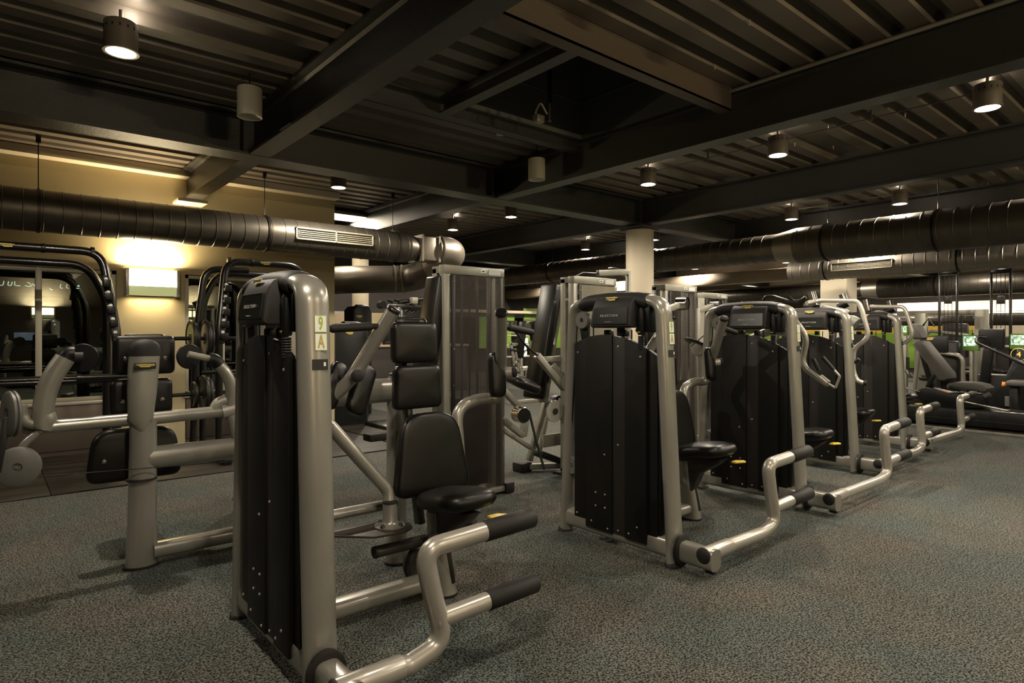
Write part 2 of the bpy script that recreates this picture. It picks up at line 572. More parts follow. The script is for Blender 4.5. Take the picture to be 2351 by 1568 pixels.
def ibeam(bm, a, b, wd, z0, z1, tf=0.022, tw=0.014, lip=0.006):
    a, b = V((a[0], a[1], 0)), V((b[0], b[1], 0))
    t = (b - a).normalized(); s = V((-t.y, t.x, 0))
    prof = [(-wd/2, z0), (wd/2, z0), (wd/2, z0+tf), (tw/2+.02, z0+tf+.004), (tw/2, z0+tf+.02), (tw/2, z1-tf-.02), (tw/2+.02, z1-tf-.004), (wd/2, z1-tf), (wd/2, z1), (-wd/2, z1), (-wd/2, z1-tf), (-tw/2-.02, z1-tf-.004), (-tw/2, z1-tf-.02), (-tw/2, z0+tf+.02), (-tw/2-.02, z0+tf+.004), (-wd/2, z0+tf)]
    v0 = [bm.verts.new(a + s*p[0] + V((0, 0, p[1]))) for p in prof]
    v1 = [bm.verts.new(b + s*p[0] + V((0, 0, p[1]))) for p in prof]
    n = len(prof)
    bm.faces.new(v0); bm.faces.new(v1[::-1])
    for i in range(n): bm.faces.new((v0[i], v0[(i+1) % n], v1[(i+1) % n], v1[i]))

BX = [-0.87, 1.785, 4.46, 7.10, 9.75, 12.4, 15.05, 17.7, 20.3]
for i, x in enumerate(BX):
    bm = BM()
    ye = 7.99 if x < 3.6 else Y1
    ibeam(bm, (x, Y0), (x, ye), 0.17, BZ, DZ)
    if x == 1.785:    # bolted cover plates on the nearest beam
        box(bm, (x - .09, 4.55, BZ + .022), (x - .005, 4.75, BZ + .03))
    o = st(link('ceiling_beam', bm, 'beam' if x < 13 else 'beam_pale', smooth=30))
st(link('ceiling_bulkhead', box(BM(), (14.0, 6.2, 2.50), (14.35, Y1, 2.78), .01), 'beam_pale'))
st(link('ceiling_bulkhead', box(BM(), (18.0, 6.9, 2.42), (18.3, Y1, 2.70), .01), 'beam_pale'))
bm = BM(); box(bm, (1.63, 7.72, 2.765), (1.94, 7.99, 2.80), 0.004)
st(link('beam_bearing_plate', bm, 'cream'), 'structure')
for y in (5.6, 10.6):
    bm = BM()
    ibeam(bm, (X0 if y < 8 else 3.7, y), (X1, y), 0.25, BZ - .003, DZ - 0.004)
    for x in BX:
        if x > 1: 
            for dx in (-0.12, 0.12):
                box(bm, (x + dx - .006, y - .11, BZ + .02), (x + dx + .006, y + .11, DZ - .03))
    st(link('ceiling_beam', bm, 'beam', smooth=30))
# lighter steel joists trimming the skylight
for nm, a, b, wd, z0, m in (('ceiling_beam', (1.87, 2.62), (4.37, 2.62), 0.10, 2.99, 'joist'), ('ceiling_beam', (1.87, 4.21), (4.37, 4.21), 0.10, 3.03, 'beam'), ('ceiling_beam', (2.80, 2.67), (2.80, 4.16), 0.10, 3.03, 'beam')):
    bm = BM(); ibeam(bm, a, b, wd, z0, DZ, 0.012, 0.01)
    if m == 'joist': prism(bm, [(2.57, 2.99), (2.57, 3.15), (2.578, 3.15), (2.578, 2.99)], 1.87, 4.37, 'yz')
    st(link(nm, bm, m, smooth=30))

# ---- walls
WY = 8.0
def wz(px, py): return at(px, py, Y=WY)
wl1 = wz(268, 622).x; wr0 = wz(425, 632).x; wr1 = 3.02
zt_, zb_ = 1.965, 0.56
bm = BM()
box(bm, (X0, WY, zt_), (3.6, WY + .3, DZ + .1))
box(bm, (wl1, WY, 0), (wr0, WY + .3, zt_))
box(bm, (wr1, WY, 0), (3.6, WY + .3, zt_))
st(link('wall_left', bm, 'wall'))
for i, (a, b) in enumerate(((X0, wl1), (wr0, wr1))):
    bm = BM(); box(bm, (a, WY + .012, 0), (b, WY + .3, zb_ - .0), 0.0)
    box(bm, (a + .01, WY - .004, 0.05), (b - .01, WY + .014, zb_ - .03), 0.004)
    st(link('wall_below_window', bm, 'sill_panel'))
# windows: frame, mullions, panes
def window(n, a, b, mull, label):
    w_ = thing('window_%d' % n, None, None, (0, 0, 0)); w_['kind'] = 'structure'
    bm = BM()
    for (x0, x1, z0, z1) in [(a, b, zb_, zb_+.04), (a, b, zt_-.045, zt_), (a, a+.045, zb_, zt_), (b-.045, b, zb_, zt_)]:
        box(bm, (x0, WY + .03, z0), (x1, WY + .09, z1), 0.004)
    st(link('window_frame', bm, 'grille', w_))
    xs = [a] + mull + [b]
    for x in mull:
        st(link('window_mullion', box(BM(), (x-.028, WY+.025, zb_), (x+.028, WY+.09, zt_), .004), 'grille', w_))
    for x0, x1 in zip(xs[:-1], xs[1:]):
        st(link('window_pane', box(BM(), (x0 + .02, WY + .062, zb_ + .02), (x1 - .02, WY + .07, zt_ - .02)), 'night_glass', w_))
    st(link('window_sill', box(BM(), (a - .01, WY - .03, zb_ - .035), (b + .01, WY + .05, zb_), .005), 'silver_light', w_))
mx = wz(89, 700).x
window(1, X0 + .01, wl1, [mx - 3.9, mx - 2.6, mx - 1.3, mx], '')
window(2, wr0, wr1, [wz(512, 700).x], '')
# backlit letters of a sign outside, only their lower edges glowing
sg = thing('outdoor_sign', 'outlines of backlit sign letters glowing outside the left window', 'sign', (0, 9.3, 0))
def stroke(pts):
    P = [at(a, b, Y=9.3) - V((0, 9.3, 0)) for a, b in pts]
    link('letter_stroke', sweep(BM(), fillet(P, .03, 4), .005, seg=6), 'sign_glow', sg)
for pts in ([(0, 655), (7, 655), (9, 645)], [(20, 646), (17, 655), (26, 656), (28, 647)], [(34, 646), (33, 654), (37, 656), (47, 656)], [(57, 655), (64, 658), (72, 657), (75, 651)], [(62, 648), (68, 650), (70, 653)], [(115, 661), (115, 665), (122, 665)], [(140, 652), (137, 661), (144, 662)], [(154, 653), (152, 661), (158, 662)], [(175, 662), (182, 662)], [(79, 657), (84, 658)]):
    stroke(pts)
for (a, b) in ((80, 654.5), (180, 656.5)):
    link('letter_dot', lathe(BM(), [(.001, -.008), (.012, -.006), (.012, .006), (.001, .008)], at(a, b, Y=9.3) - V((0, 9.3, 0)), (0, 1, 0), 12), 'sign_glow', sg)
link('sign_rail', box(BM(), (-4, .05, 1.72), (.9, .1, 1.76)), 'black_metal', sg)
# bright trim where the wall meets the deck
bm = BM(); box(bm, (X0, WY - .17, DZ - .09), (3.6, WY + .01, DZ - .005), .003)
st(link('trim_1', bm, 'cream'))
bm = BM()
box(bm, (3.6, WY + .3, 0), (3.7, Y1, 0.0001)) if False else None
box(bm, (X0, Y1, 0), (X1, Y1 + .2, DZ + .1))
st(link('wall_back', bm, 'dark_wall'))
bm = BM(); box(bm, (X1, Y0, 0), (X1 + .2, Y1, DZ + .1))
st(link('wall_right', bm, 'wall'))
bm = BM(); box(bm, (X0, Y0 - .2, 0), (X1, Y0, DZ + .1))
st(link('wall_front', bm, 'dark_wall'))
st(link('wall_panel', box(BM(), (7.2, Y0, 0), (12.5, Y0 + .04, 2.7)), 'green_wall'))
bm = BM(); box(bm, (X0 - .2, Y0, 0), (X0, WY, DZ + .1))
st(link('wall_side', bm, 'dark_wall'))
# dark partition behind the window wall (the next room's wall seen right of the corner)
bm = BM(); box(bm, (3.6, 12.6, 0), (8.3, 12.75, DZ + .1))
st(link('wall_partition', bm, 'dark_wall'))
bm = BM(); box(bm, (3.3, WY + .3, 0), (3.5, 12.6, DZ + .1))
st(link('wall_return', bm, 'dark_wall'))

# ---- training mats
def floor_mat(x0, x1, y0, y1, label, nx):
    t = thing('floor_mat', label, 'mat', (0, 0, 0))
    step = (x1 - x0)/nx
    for i in range(nx):
        bm = BM(); box(bm, (x0 + i*step + .002, y0, 0.0005), (x0 + (i+1)*step - .002, y1, 0.014), .004)
        link('mat_section', bm, 'mat_floor', t)
floor_mat(X0 + .05, 3.55, 6.07, WY - .06, 'dark brown rubber mat with worn streaks along the window wall', 6)
floor_mat(3.58, 4.95, 6.07, 9.7, 'dark rubber mat beyond the end of the window wall', 1)

# ---- columns
def column(loc, r, h, cap=True):
    bm = BM(); lathe(bm, [(r, 0), (r, h)], (*loc, 0), seg=48)
    o = st(link('column', bm, 'cream'))
    if cap:
        bm = BM()
        box(bm, (loc[0]-.22, loc[1]-.22, h+.02), (loc[0]+.22, loc[1]+.22, h+.05), .004)
        box(bm, (loc[0]-.19, loc[1]-.19, h), (loc[0]+.19, loc[1]+.19, h+.02), .002)
        for sx in (-1, 1):
            box(bm, (loc[0]+sx*.12-.008, loc[1]-.12, h+.05), (loc[0]+sx*.12+.008, loc[1]+.12, DZ))
        link('column_cap', bm, 'beam', o)
column((7.1, 5.6), 0.195, 2.735)
column((4.75, 9.55), 0.135, 3.1, False)
bm = BM(); box(bm, (12.75, 5.05, 0), (13.25, 5.55, DZ - .02), .01)
st(link('column', bm, 'cream'))

# ---- ducts
def duct_thing(name, label, segs, m, loc=(0, 0, 0)):
    """segs: list of (part name, points, radius or radii, material)"""
    t = thing(name, label, 'duct', loc)
    for nm, bm, mm in segs:
        link(nm, bm, mm, t, smooth=14)
    return t
def ribbed(bm, a, b, r, pitch=0.15):
    a, b = V(a), V(b); ln = (b-a).length; ax = (b-a)/ln
    prof = [(r, 0)]
    k = pitch
    while k < ln - .03:
        prof += [(r, k - .006), (r + .0045, k - .002), (r + .0045, k + .002), (r, k + .006)]
        k += pitch
    prof.append((r, ln))
    return lathe(bm, prof, a, ax, 40)
def strap(bm, c, ax, r):
    return lathe(bm, [(r + .001, -.014), (r + .012, -.012), (r + .012, -.004), (r + .006, -.003), (r + .006, .003), (r + .012, .004), (r + .012, .012), (r + .001, .014)], c, ax, 40)
def grille_part(t, x0, x1, c, h, axis='x', n=6):
    """vent grille with frame and louvres; lies along axis, faces the camera side"""
    f = BM(); l = BM()
    if axis == 'x':
        y, z = c
        for (a, b) in (((x0, z - h/2), (x1, z - h/2 + .018)), ((x0, z + h/2 - .018), (x1, z + h/2)), ((x0, z - h/2), (x0 + .018, z + h/2)), ((x1 - .018, z - h/2), (x1, z + h/2)), (((x0+x1)/2 - .008, z - h/2), ((x0+x1)/2 + .008, z + h/2))):
            box(f, (a[0], y - .028, a[1]), (b[0], y + .03, b[1]), .003)
        for k in range(n):
            zz = z - h/2 + h*(k + .7)/(n + .4)
            box(l, (x0 + .01, y - .022, zz - .004), (x1 - .01, y + .02, zz + .004))
        bk = box(BM(), (x0 + .01, y + .0, z - h/2 + .01), (x1 - .01, y + .012, z + h/2 - .01))
    else:
        x, z = c
        for (a, b) in (((x0, z - h/2), (x1, z - h/2 + .018)), ((x0, z + h/2 - .018), (x1, z + h/2)), ((x0, z - h/2), (x0 + .018, z + h/2)), ((x1 - .018, z - h/2), (x1, z + h/2))):
            box(f, (x - .028, a[0], a[1]), (x + .03, b[0], b[1]), .003)
        for k in range(n):
            zz = z - h/2 + h*(k + .7)/(n + .4)
            box(l, (x - .022, x0 + .01, zz - .004), (x + .02, x1 - .01, zz + .004))
        bk = box(BM(), (x + .0, x0 + .01, z - h/2 + .01), (x + .012, x1 - .01, z + h/2 - .01))
    g = link('vent_grille', f, 'grille', t)
    link('louvres', l, 'grille', g); link('grille_backing', bk, 'ink', g)

DY, DZC, DR = 7.40, 2.44, 0.20
t = duct_thing('ventilation_duct', 'round spiral duct with a long slotted vent hung along the window wall', [('duct_tube', ribbed(BM(), (X0 + .1, DY, DZC), (4.34, DY, DZC), DR), 'duct')], 'duct')
for x in (.37, 2.47, 4.15):
    bm = BM(); strap(bm, (x, DY, DZC), (1, 0, 0), DR); link('strap', bm, 'duct_dark', t)
    bm = BM(); tube(bm, [(x, DY, DZC + DR), (x, DY, DZ)], .0045, seg=8); box(bm, (x-.02, DY-.02, DZ-.08), (x+.02, DY+.02, DZ), .004)
    link('hanger_rod', bm, 'black_metal', t)
gx0, gx1 = at(678, 540, Y=DY-.19).x, at(856, 555, Y=DY-.19).x
grille_part(t, gx0, gx1, (DY - .188, 2.455), .145)
bm = BM()
sweep(bm, [(4.34, DY, DZC), (4.52, DY, DZC)], [DR, .15], sq=1.0, seg=32); link('reducer', bm, 'duct', t)
bm = BM(); box(bm, (4.52, DY-.16, DZC-.16), (4.78, DY+.16, DZC+.16), .006); box(bm, (4.50, DY-.18, DZC-.18), (4.53, DY+.18, DZC+.18)); box(bm, (4.77, DY-.18, DZC-.18), (4.80, DY+.18, DZC+.18))
link('damper_box', bm, 'duct_light', t)
bm = BM()
sweep(bm, fillet([(4.80, DY, DZC), (5.15, DY, DZC), (5.20, 8.0, 2.30)], .32, 9), DR + .01, seg=36)
lathe(bm, [(DR + .015, 0), (DR + .03, .01), (DR + .03, .03), (DR + .015, .04)], (4.84, DY, DZC), (1, 0, 0), 36)
link('duct_elbow', bm, 'duct_light', t)
pts = fillet([(5.20, 8.0, 2.30), (5.25, 8.65, 2.15), (4.0, 9.15, 2.10), (3.75, 10.5, 1.98)], .42, 9)
t2 = t
link('return_tube', sweep(BM(), pts, .215, seg=36), 'duct', t2, smooth=30)
for k in (8, 20, len(pts)-12):
    p = pts[k]; ax = (pts[k+1]-pts[k-1]).normalized()
    link('strap', strap(BM(), p, ax, .215), 'duct_light', t2)

# ducts on the right, running towards the window wall
def yduct(label, x, z, segs, m, straps, rods=(), mm=None):
    t = thing('ventilation_duct', label, 'duct')
    for (ya, yb, r) in segs:
        if isinstance(r, tuple):
            link('reducer', lathe(BM(), [(r[0], 0), (r[1], yb - ya)], (x, ya, z), (0, 1, 0), 40), mm or 'duct_light', t)
        else:
            link('duct_tube', ribbed(BM(), (x, ya, z), (x, yb, z), r, .17), m, t, smooth=14)
    for (y, r) in straps:
        link('strap', strap(BM(), (x, y, z), (0, 1, 0), r), 'black_metal', t)
        link('hanger_rod', tube(BM(), [(x, y, z + r), (x, y, DZ)], .005, seg=8), 'black_metal', t)
    return t
yduct('large dark spiral duct on the right with a tapered joint, highest of the ducts there', 8.85, 2.53, [(-4.9, 4.15, .25), (4.15, 4.45, (.25, .20)), (4.45, 16.5, .20)], 'duct', [(2.45, .25), (3.75, .25), (6.6, .2), (9.2, .2)])
t = yduct('pale spiral duct with a slotted vent below the large dark duct', 11.9, 2.47, [(-4.9, 5.72, .20)], 'duct_light', [(5.05, .2), (3.0, .2)])
gy0, gy1 = at(2050, 605, X=11.72).y, at(1908, 615, X=11.72).y
grille_part(t, gy0, gy1, (11.72, 2.47), .15, 'y', 6)
yduct('far dark duct seen under the pale vented duct', 18.0, 2.45, [(-4.9, 6.3, .26), (6.3, 6.7, (.26, .2)), (6.7, 16.5, .2)], 'duct_dark', [(5.0, .26)])
0 and yduct('long thin duct beyond the first far dark duct', 15.2, 2.62, [(7.5, 16.6, .16)], 'duct_light', [(9.0, .16)])

# ---- ceiling downlights
def make_can(lit=True):
    t = thing('can_downlight', 'x', 'ceiling light')
    bm = BM()
    lathe(bm, [(.088, 0.004), (.088, .17), (.084, .175), (.02, .18)], (0, 0, 0), seg=32, cap=False)
    lathe(bm, [(.094, 0), (.094, .012), (.088, .012)], (0, 0, 0), seg=32, cap=False)
    lathe(bm, [(.094, 0.0), (.078, 0.0), (.074, .02), (.05, .05), (.001, .055)], (0, 0, 0), seg=32, cap=False)
    link('housing', bm, 'can', t)
    bm = BM()
    rg = [[bm.verts.new((math.cos(2*PI*k/84)*q, math.sin(2*PI*k/84)*q, z)) for k in range(84) for q in ((.0892 if k % 6 in (0, 1) else .084),)] for z in (.125, .142)]
    for k in range(84): bm.faces.new((rg[0][k], rg[0][(k+1) % 84], rg[1][(k+1) % 84], rg[1][k]))
    link('vent_slots', bm, 'ink', t)
    link('lens', lathe(BM(), [(.0005, .014), (.070, .014), (.072, .018), (.0005, .02)], (0, 0, 0), seg=28), 'lens', t)
    bm = BM(); tube(bm, [(0, 0, .175), (0, 0, .25)], .011, seg=10)
    link('stem', bm, 'can', t)
    return t
def downlight_lamp(p, e=E_DOWN, size=166, parent=None, col=DOWNC):
    l = bpy.data.lights.new('bulb', 'SPOT')
    l.energy = e; l.color = col; l.spot_size = R(size); l.spot_blend = 0.35; l.shadow_soft_size = 0.03
    o = bpy.data.objects.new('bulb', l); COL.objects.link(o)
    o.parent = parent; o.location = (0, 0, -.005)
    # a little light leaks out of the slots round the top of the can
    k = bpy.data.lights.new('slot_leak', 'POINT'); k.energy = e*.014; k.color = col; k.shadow_soft_size = .03
    q = bpy.data.objects.new('slot_leak', k); COL.objects.link(q); q.parent = parent; q.location = (.075, 0, .215)
    return o
LZ = 2.925
lampspec = [
 (0.60, 4.27, 'lit can downlight nearest the camera, at upper left'),
 (5.60, 1.24, 'lit can downlight at the far right edge between two beams'),
 (5.60, 2.82, 'lit can downlight in the middle of the wired run of three'),
 (5.60, 4.30, 'lit can downlight closest to the cream column in the wired run'),
 (3.04, 6.65, 'lit can downlight in front of the window wall, above the duct vent'),
 (8.90, 4.28, 'lit can downlight above the tapered joint of the large dark duct'),
 (8.90, 2.88, 'lit can downlight over the large dark duct, right of its neighbour'),
 (5.68, 8.20, 'lit can downlight behind the duct elbow'),
 (5.68, 6.76, 'lit can downlight between the beams left of the column'),
 (9.02, 6.80, 'lit can downlight peeping out right beside the cream column'),
 (9.02, 8.45, 'lit can downlight left of the column above the dark duct'),
 (9.02, 11.5, 'small lit can downlight above the tall mesh weight tower'),
]
can0 = None
for i, (x, y, lab) in enumerate(lampspec):
    if can0 is None: c = can0 = make_can()
    else: c = copy_tree(can0)
    c.location = (x, y, LZ)
    c['label'] = lab; c['group'] = 'lit can downlights under the deck'
for (x, y, lab) in lampspec:
    pass
for c in [o for o in bpy.data.objects if o.name.startswith('can_downlight')]:
    downlight_lamp(None, parent=c)
# can lamps added for fill outside the frame and to brighten far beams
for (x, y, e, lab) in ((8.3, -4.1, 1.2, ''), (10.9, -4.1, 1.2, ''), (13.7, 11.6, 1.8, 'added far can downlight low over the pale mesh tower, left of the cream column'), (16.4, 11.6, 1.8, 'added far can downlight just right of the cream column'), (16.4, 14.4, 1.8, 'added farthest can downlight, over the incline bench'), (19.2, 10.2, 1.6, 'added far can downlight above the third arch machine'), (13.7, 14.6, 1.3, 'added far can downlight over the green wall panels'), (19.0, 6.0, 1.2, 'added far can downlight above the last arch machine'), (0.6, 1.2, .75, ''), (-2.0, 4.3, .35, ''), (0.6, -1.4, .6, ''), (3.04, 1.3, .3, ''), (3.05, -1.4, .4, ''), (5.6, -.3, .8, ''), (8.9, 1.3, 1, ''), (8.9, -.4, 1, ''), (11.6, 1.3, 1, ''), (11.6, 4.3, 1, 'added can downlight hidden over the pale vented duct'), (14.3, 3, 1, 'added far can downlight behind the large dark duct at right'), (14.3, 7, 1.3, 'added far can downlight left of the pale duct end'), (17, 4, 1, 'added far can downlight over the far dark duct'), (12, 9, 1.3, 'added can downlight right beside the cream column, low behind the duct'), (6, 11, 1, 'added can downlight behind the duct at the wall corner'), (11.3, 6.6, 1.5, 'added can downlight behind the dark duct between second and third arches'), (13.9, 9.2, 1.8, 'added far can downlight above the farthest mesh tower'), (16.5, 7.5, 1.6, 'added far can downlight left of the square cream column'), (16.5, 1.0, 1, ''), (19, 3, 1, '')):
    c = copy_tree(can0); c.location = (x, y, LZ)
    c['label'] = lab or 'unseen can downlight added outside the picture for fill light'; c['group'] = 'can downlights added for fill and far light'
    for k in kids(c):
        if k.type == 'LIGHT': bpy.data.objects.remove(k)
    downlight_lamp(None, e=E_DOWN*e, parent=c)
# thin cables between the cans
def cable(pts, label, name='lamp_cable', r=.005, m='can'):
    bm = BM(); tube(bm, pts, r, seg=8)
    for k in range(len(pts)-1):
        a, b = V(pts[k]), V(pts[k+1]); q = (a+b)/2
        box(bm, (q.x-.008, q.y-.008, q.z-.02), (q.x+.008, q.y+.008, q.z+.07))
    return tag(link(name, bm, m), label, 'cable')
cable([(5.6, 4.2, 3.06), (5.6, 2.9, 3.06)], 'thin cable strung between the column-side downlight and the middle one')
cable([(5.6, 2.72, 3.06), (5.6, 1.33, 3.06)], 'thin cable strung from the middle downlight to the right edge one')
cable([(8.9, 4.2, 3.06), (8.9, 2.97, 3.06)], 'thin cable strung between the two downlights over the dark duct')
cable([(5.68, 8.1, 3.06), (5.68, 6.85, 3.06)], 'thin cable strung between the two downlights left of the column')
# a conduit along the top edge of the big beam
tag(link('conduit', tube(BM(), [(4.36, -1.5, 3.135), (4.36, 2.6, 3.135)], .014, seg=12), 'silver_grey'), 'pale conduit running along the top edge of the second beam', 'conduit')

# large lamp glowing behind the window wall corner
t = thing('panel_light', 'bright square ceiling light glowing behind the wall corner', 'ceiling light', (4.15, 9.0, 3.06))
link('housing', box(BM(), (-.36, -.26, .0), (.36, .26, .05), .01), 'can', t)
link('light_panel', box(BM(), (-.33, -.23, -.006), (.33, .23, .002)), 'tube_light', t)
l = bpy.data.lights.new('glow', 'AREA'); l.energy = 20; l.size = .6; l.color = (1, .86, .66)
o = bpy.data.objects.new('glow', l); COL.objects.link(o); o.parent = t; o.location = (0, 0, -.03)

# ---- white cylinder speakers on chains
def speaker(x, y, zb, label):
    t = thing('cylinder_speaker', label, 'speaker', (x, y, zb), group='white cylinder speakers on chains')
    bm = BM(); lathe(bm, [(.078, .006), (.085, .0), (.085, .205), (.08, .21), (.001, .21)], seg=36, cap=False)
    link('body', bm, 'speaker_white', t)
    link('speaker_cone', lathe(BM(), [(.0005, .03), (.03, .026), (.079, .008)], seg=30, cap=False), 'speaker_white', t)
    bm = BM(); z = .21
    k = 0
    while zb + z < DZ - .005:
        a = k % 2
        pts = [V((math.cos(q)*.008, 0, z + .014 + math.sin(q)*.016)) for q in [i*2*PI/10 for i in range(11)]]
        if a: pts = [V((0, p.x, p.z)) for p in pts]
        sweep(bm, pts, .0025, seg=6, cap=False, ref=(0, 1, 0) if not a else (1, 0, 0))
        z += .024; k += 1
    link('chain', bm, 'black_metal', t)
speaker(1.45, 4.66, 2.84, 'white cylinder speaker on a chain left of the first big beam')
speaker(4.22, 4.62, 2.82, 'white cylinder speaker hanging beneath the skylight opening')
speaker(5.0, 8.9, 2.72, 'white cylinder speaker showing just above the duct')
p = at(1695, 497, X=10.5)
speaker(p.x, p.y, 2.78, 'white cylinder speaker half hidden by the beam right of the column')
# smoke detector under the joist
t = thing('smoke_detector', 'small white smoke detector under the deck', 'smoke detector', (*at(1149, 300, Z=3.08).xy, 3.07))
link('housing', lathe(BM(), [(.02, -.03), (.035, -.028), (.045, .01), (.045, .04), (.05, .045), (.05, .085)], seg=24), 'speaker_white', t)
link('sensor_slots', lathe(BM(), [(.037, -.022), (.041, -.008)], seg=24), 'ink', t)
# camera on a drop arm in the skylight
pq = at(1262, 255, Y=3.6)
t = thing('drop_bracket', 'dark vertical bracket hanging inside the skylight opening', 'bracket', (pq.x, 3.6, 0))
link('arm', box(BM(), (-.018, -.012, 2.97), (.018, .012, 4.2), .003), 'black_metal', t)
bm = BM(); tube(bm, [(-.03, 0, 3.02), (-.1, 0, 3.1), (-.16, 0, 3.0), (-.12, 0, 2.95)], .008, .03, seg=8); box(bm, (-.16, -.03, 2.93), (-.08, .03, 2.99), .008)
link('sensor', bm, 'can', t)

# ---- wall sconce
sx0, sx1 = at(292, 640, Y=7.86).x, at(408, 640, Y=7.86).x
sc_ = thing('wall_sconce', 'glowing glass wall sconce between the two windows', 'wall light', ((sx0+sx1)/2, 7.86, 1.70))
hw = (sx1 - sx0)/2
link('glass_diffuser', box(BM(), (-hw + .015, -.01, .10), (hw - .015, .0, .285), .002), 'diffuser', sc_)
link('lower_glass', box(BM(), (-hw + .01, -.012, .0), (hw - .01, -.002, .10), .002), 'diffuser_low', sc_)
for s in (-1, 1):
    link('side_bracket', box(BM(), (s*hw - .014, -.03, -.01), (s*hw + .014, .14, .29), .003), 'silver_light', sc_)
link('back_plate', box(BM(), (-hw, .12, .0), (hw, .139, .28), .002), 'silver_light', sc_)
def sconce_light(parent, e, y):
    for (z, ee, sz) in ((.33, e, .5), (-.03, e*.06, .4)):
        l = bpy.data.lights.new('lamp_glow', 'AREA'); l.shape = 'RECTANGLE'; l.size = sz; l.size_y = .09; l.energy = ee; l.color = WARM
        o = bpy.data.objects.new('lamp_glow', l); COL.objects.link(o); o.parent = parent
        o.location = (0, y, z)
        o.rotation_euler = (PI if z > 0 else 0, 0, 0)
sconce_light(sc_, E_SCONCE, .06)
sc2 = copy_tree(sc_); sc2.location = (1.15, -4.86, 1.68); sc2.rotation_euler = (0, 0, PI)
sc2['label'] = 'glowing glass wall sconce on the wall behind the camera'
sc3 = copy_tree(sc2); sc3.location = (4.9, -4.86, 1.68); sc3['label'] = 'unseen second sconce added behind the camera to light the deck ribs'  # second sconce added out of view to throw warm light on the ribs
for k in kids(sc2) + kids(sc3):
    if k.type == 'LIGHT' and k.location.z > 0: k.data = k.data.copy(); k.data.energy = E_SCONCE*15

# ================================================================== TOWER MACHINES
# local frame: origin on the floor in the middle of the weight tower, tower face towards -x, seat at x=+0.82, user faces -y
def logo(parent, loc, face='-x', s=1.0, tilt=0.0):
    """yellow badge with the maker's word on it"""
    w_, h_ = .046*s, .0125*s
    pts = [(-w_, h_*.9), (w_*.35, h_*.9), (w_*.4, h_), (w_, h_*.75), (w_*1.02, h_*.1), (w_*.75, -h_*.3), (w_*.72, -h_*.85), (w_*.1, -h_*1.0), (-w_*.35, -h_), (-w_*.4, -h_*.55), (-w_*.9, -h_*.5)]
    bm = BM(); prism(bm, pts, -.0004, .0012, 'xy')
    base = {'-x': Matrix(((0, 0, -1, 0), (-1, 0, 0, 0), (0, 1, 0, 0), (0, 0, 0, 1))), '-y': Matrix(((1, 0, 0, 0), (0, 0, -1, 0), (0, 1, 0, 0), (0, 0, 0, 1)))}[face]
    bm.transform(Matrix.Translation(loc) @ base @ Matrix.Rotation(tilt, 4, 'X'))
    o = link('logo_badge', bm, 'logo_yellow', parent)
    off = base @ Matrix.Rotation(tilt, 4, 'X') @ V((0, 0, .0018))
    text('badge_lettering', 'TECHNOGYM', .0155*s, 'ink', V(loc) + off, o, face, tilt, ext=.0004, bold=.0006*s, sx=.92)
    return o

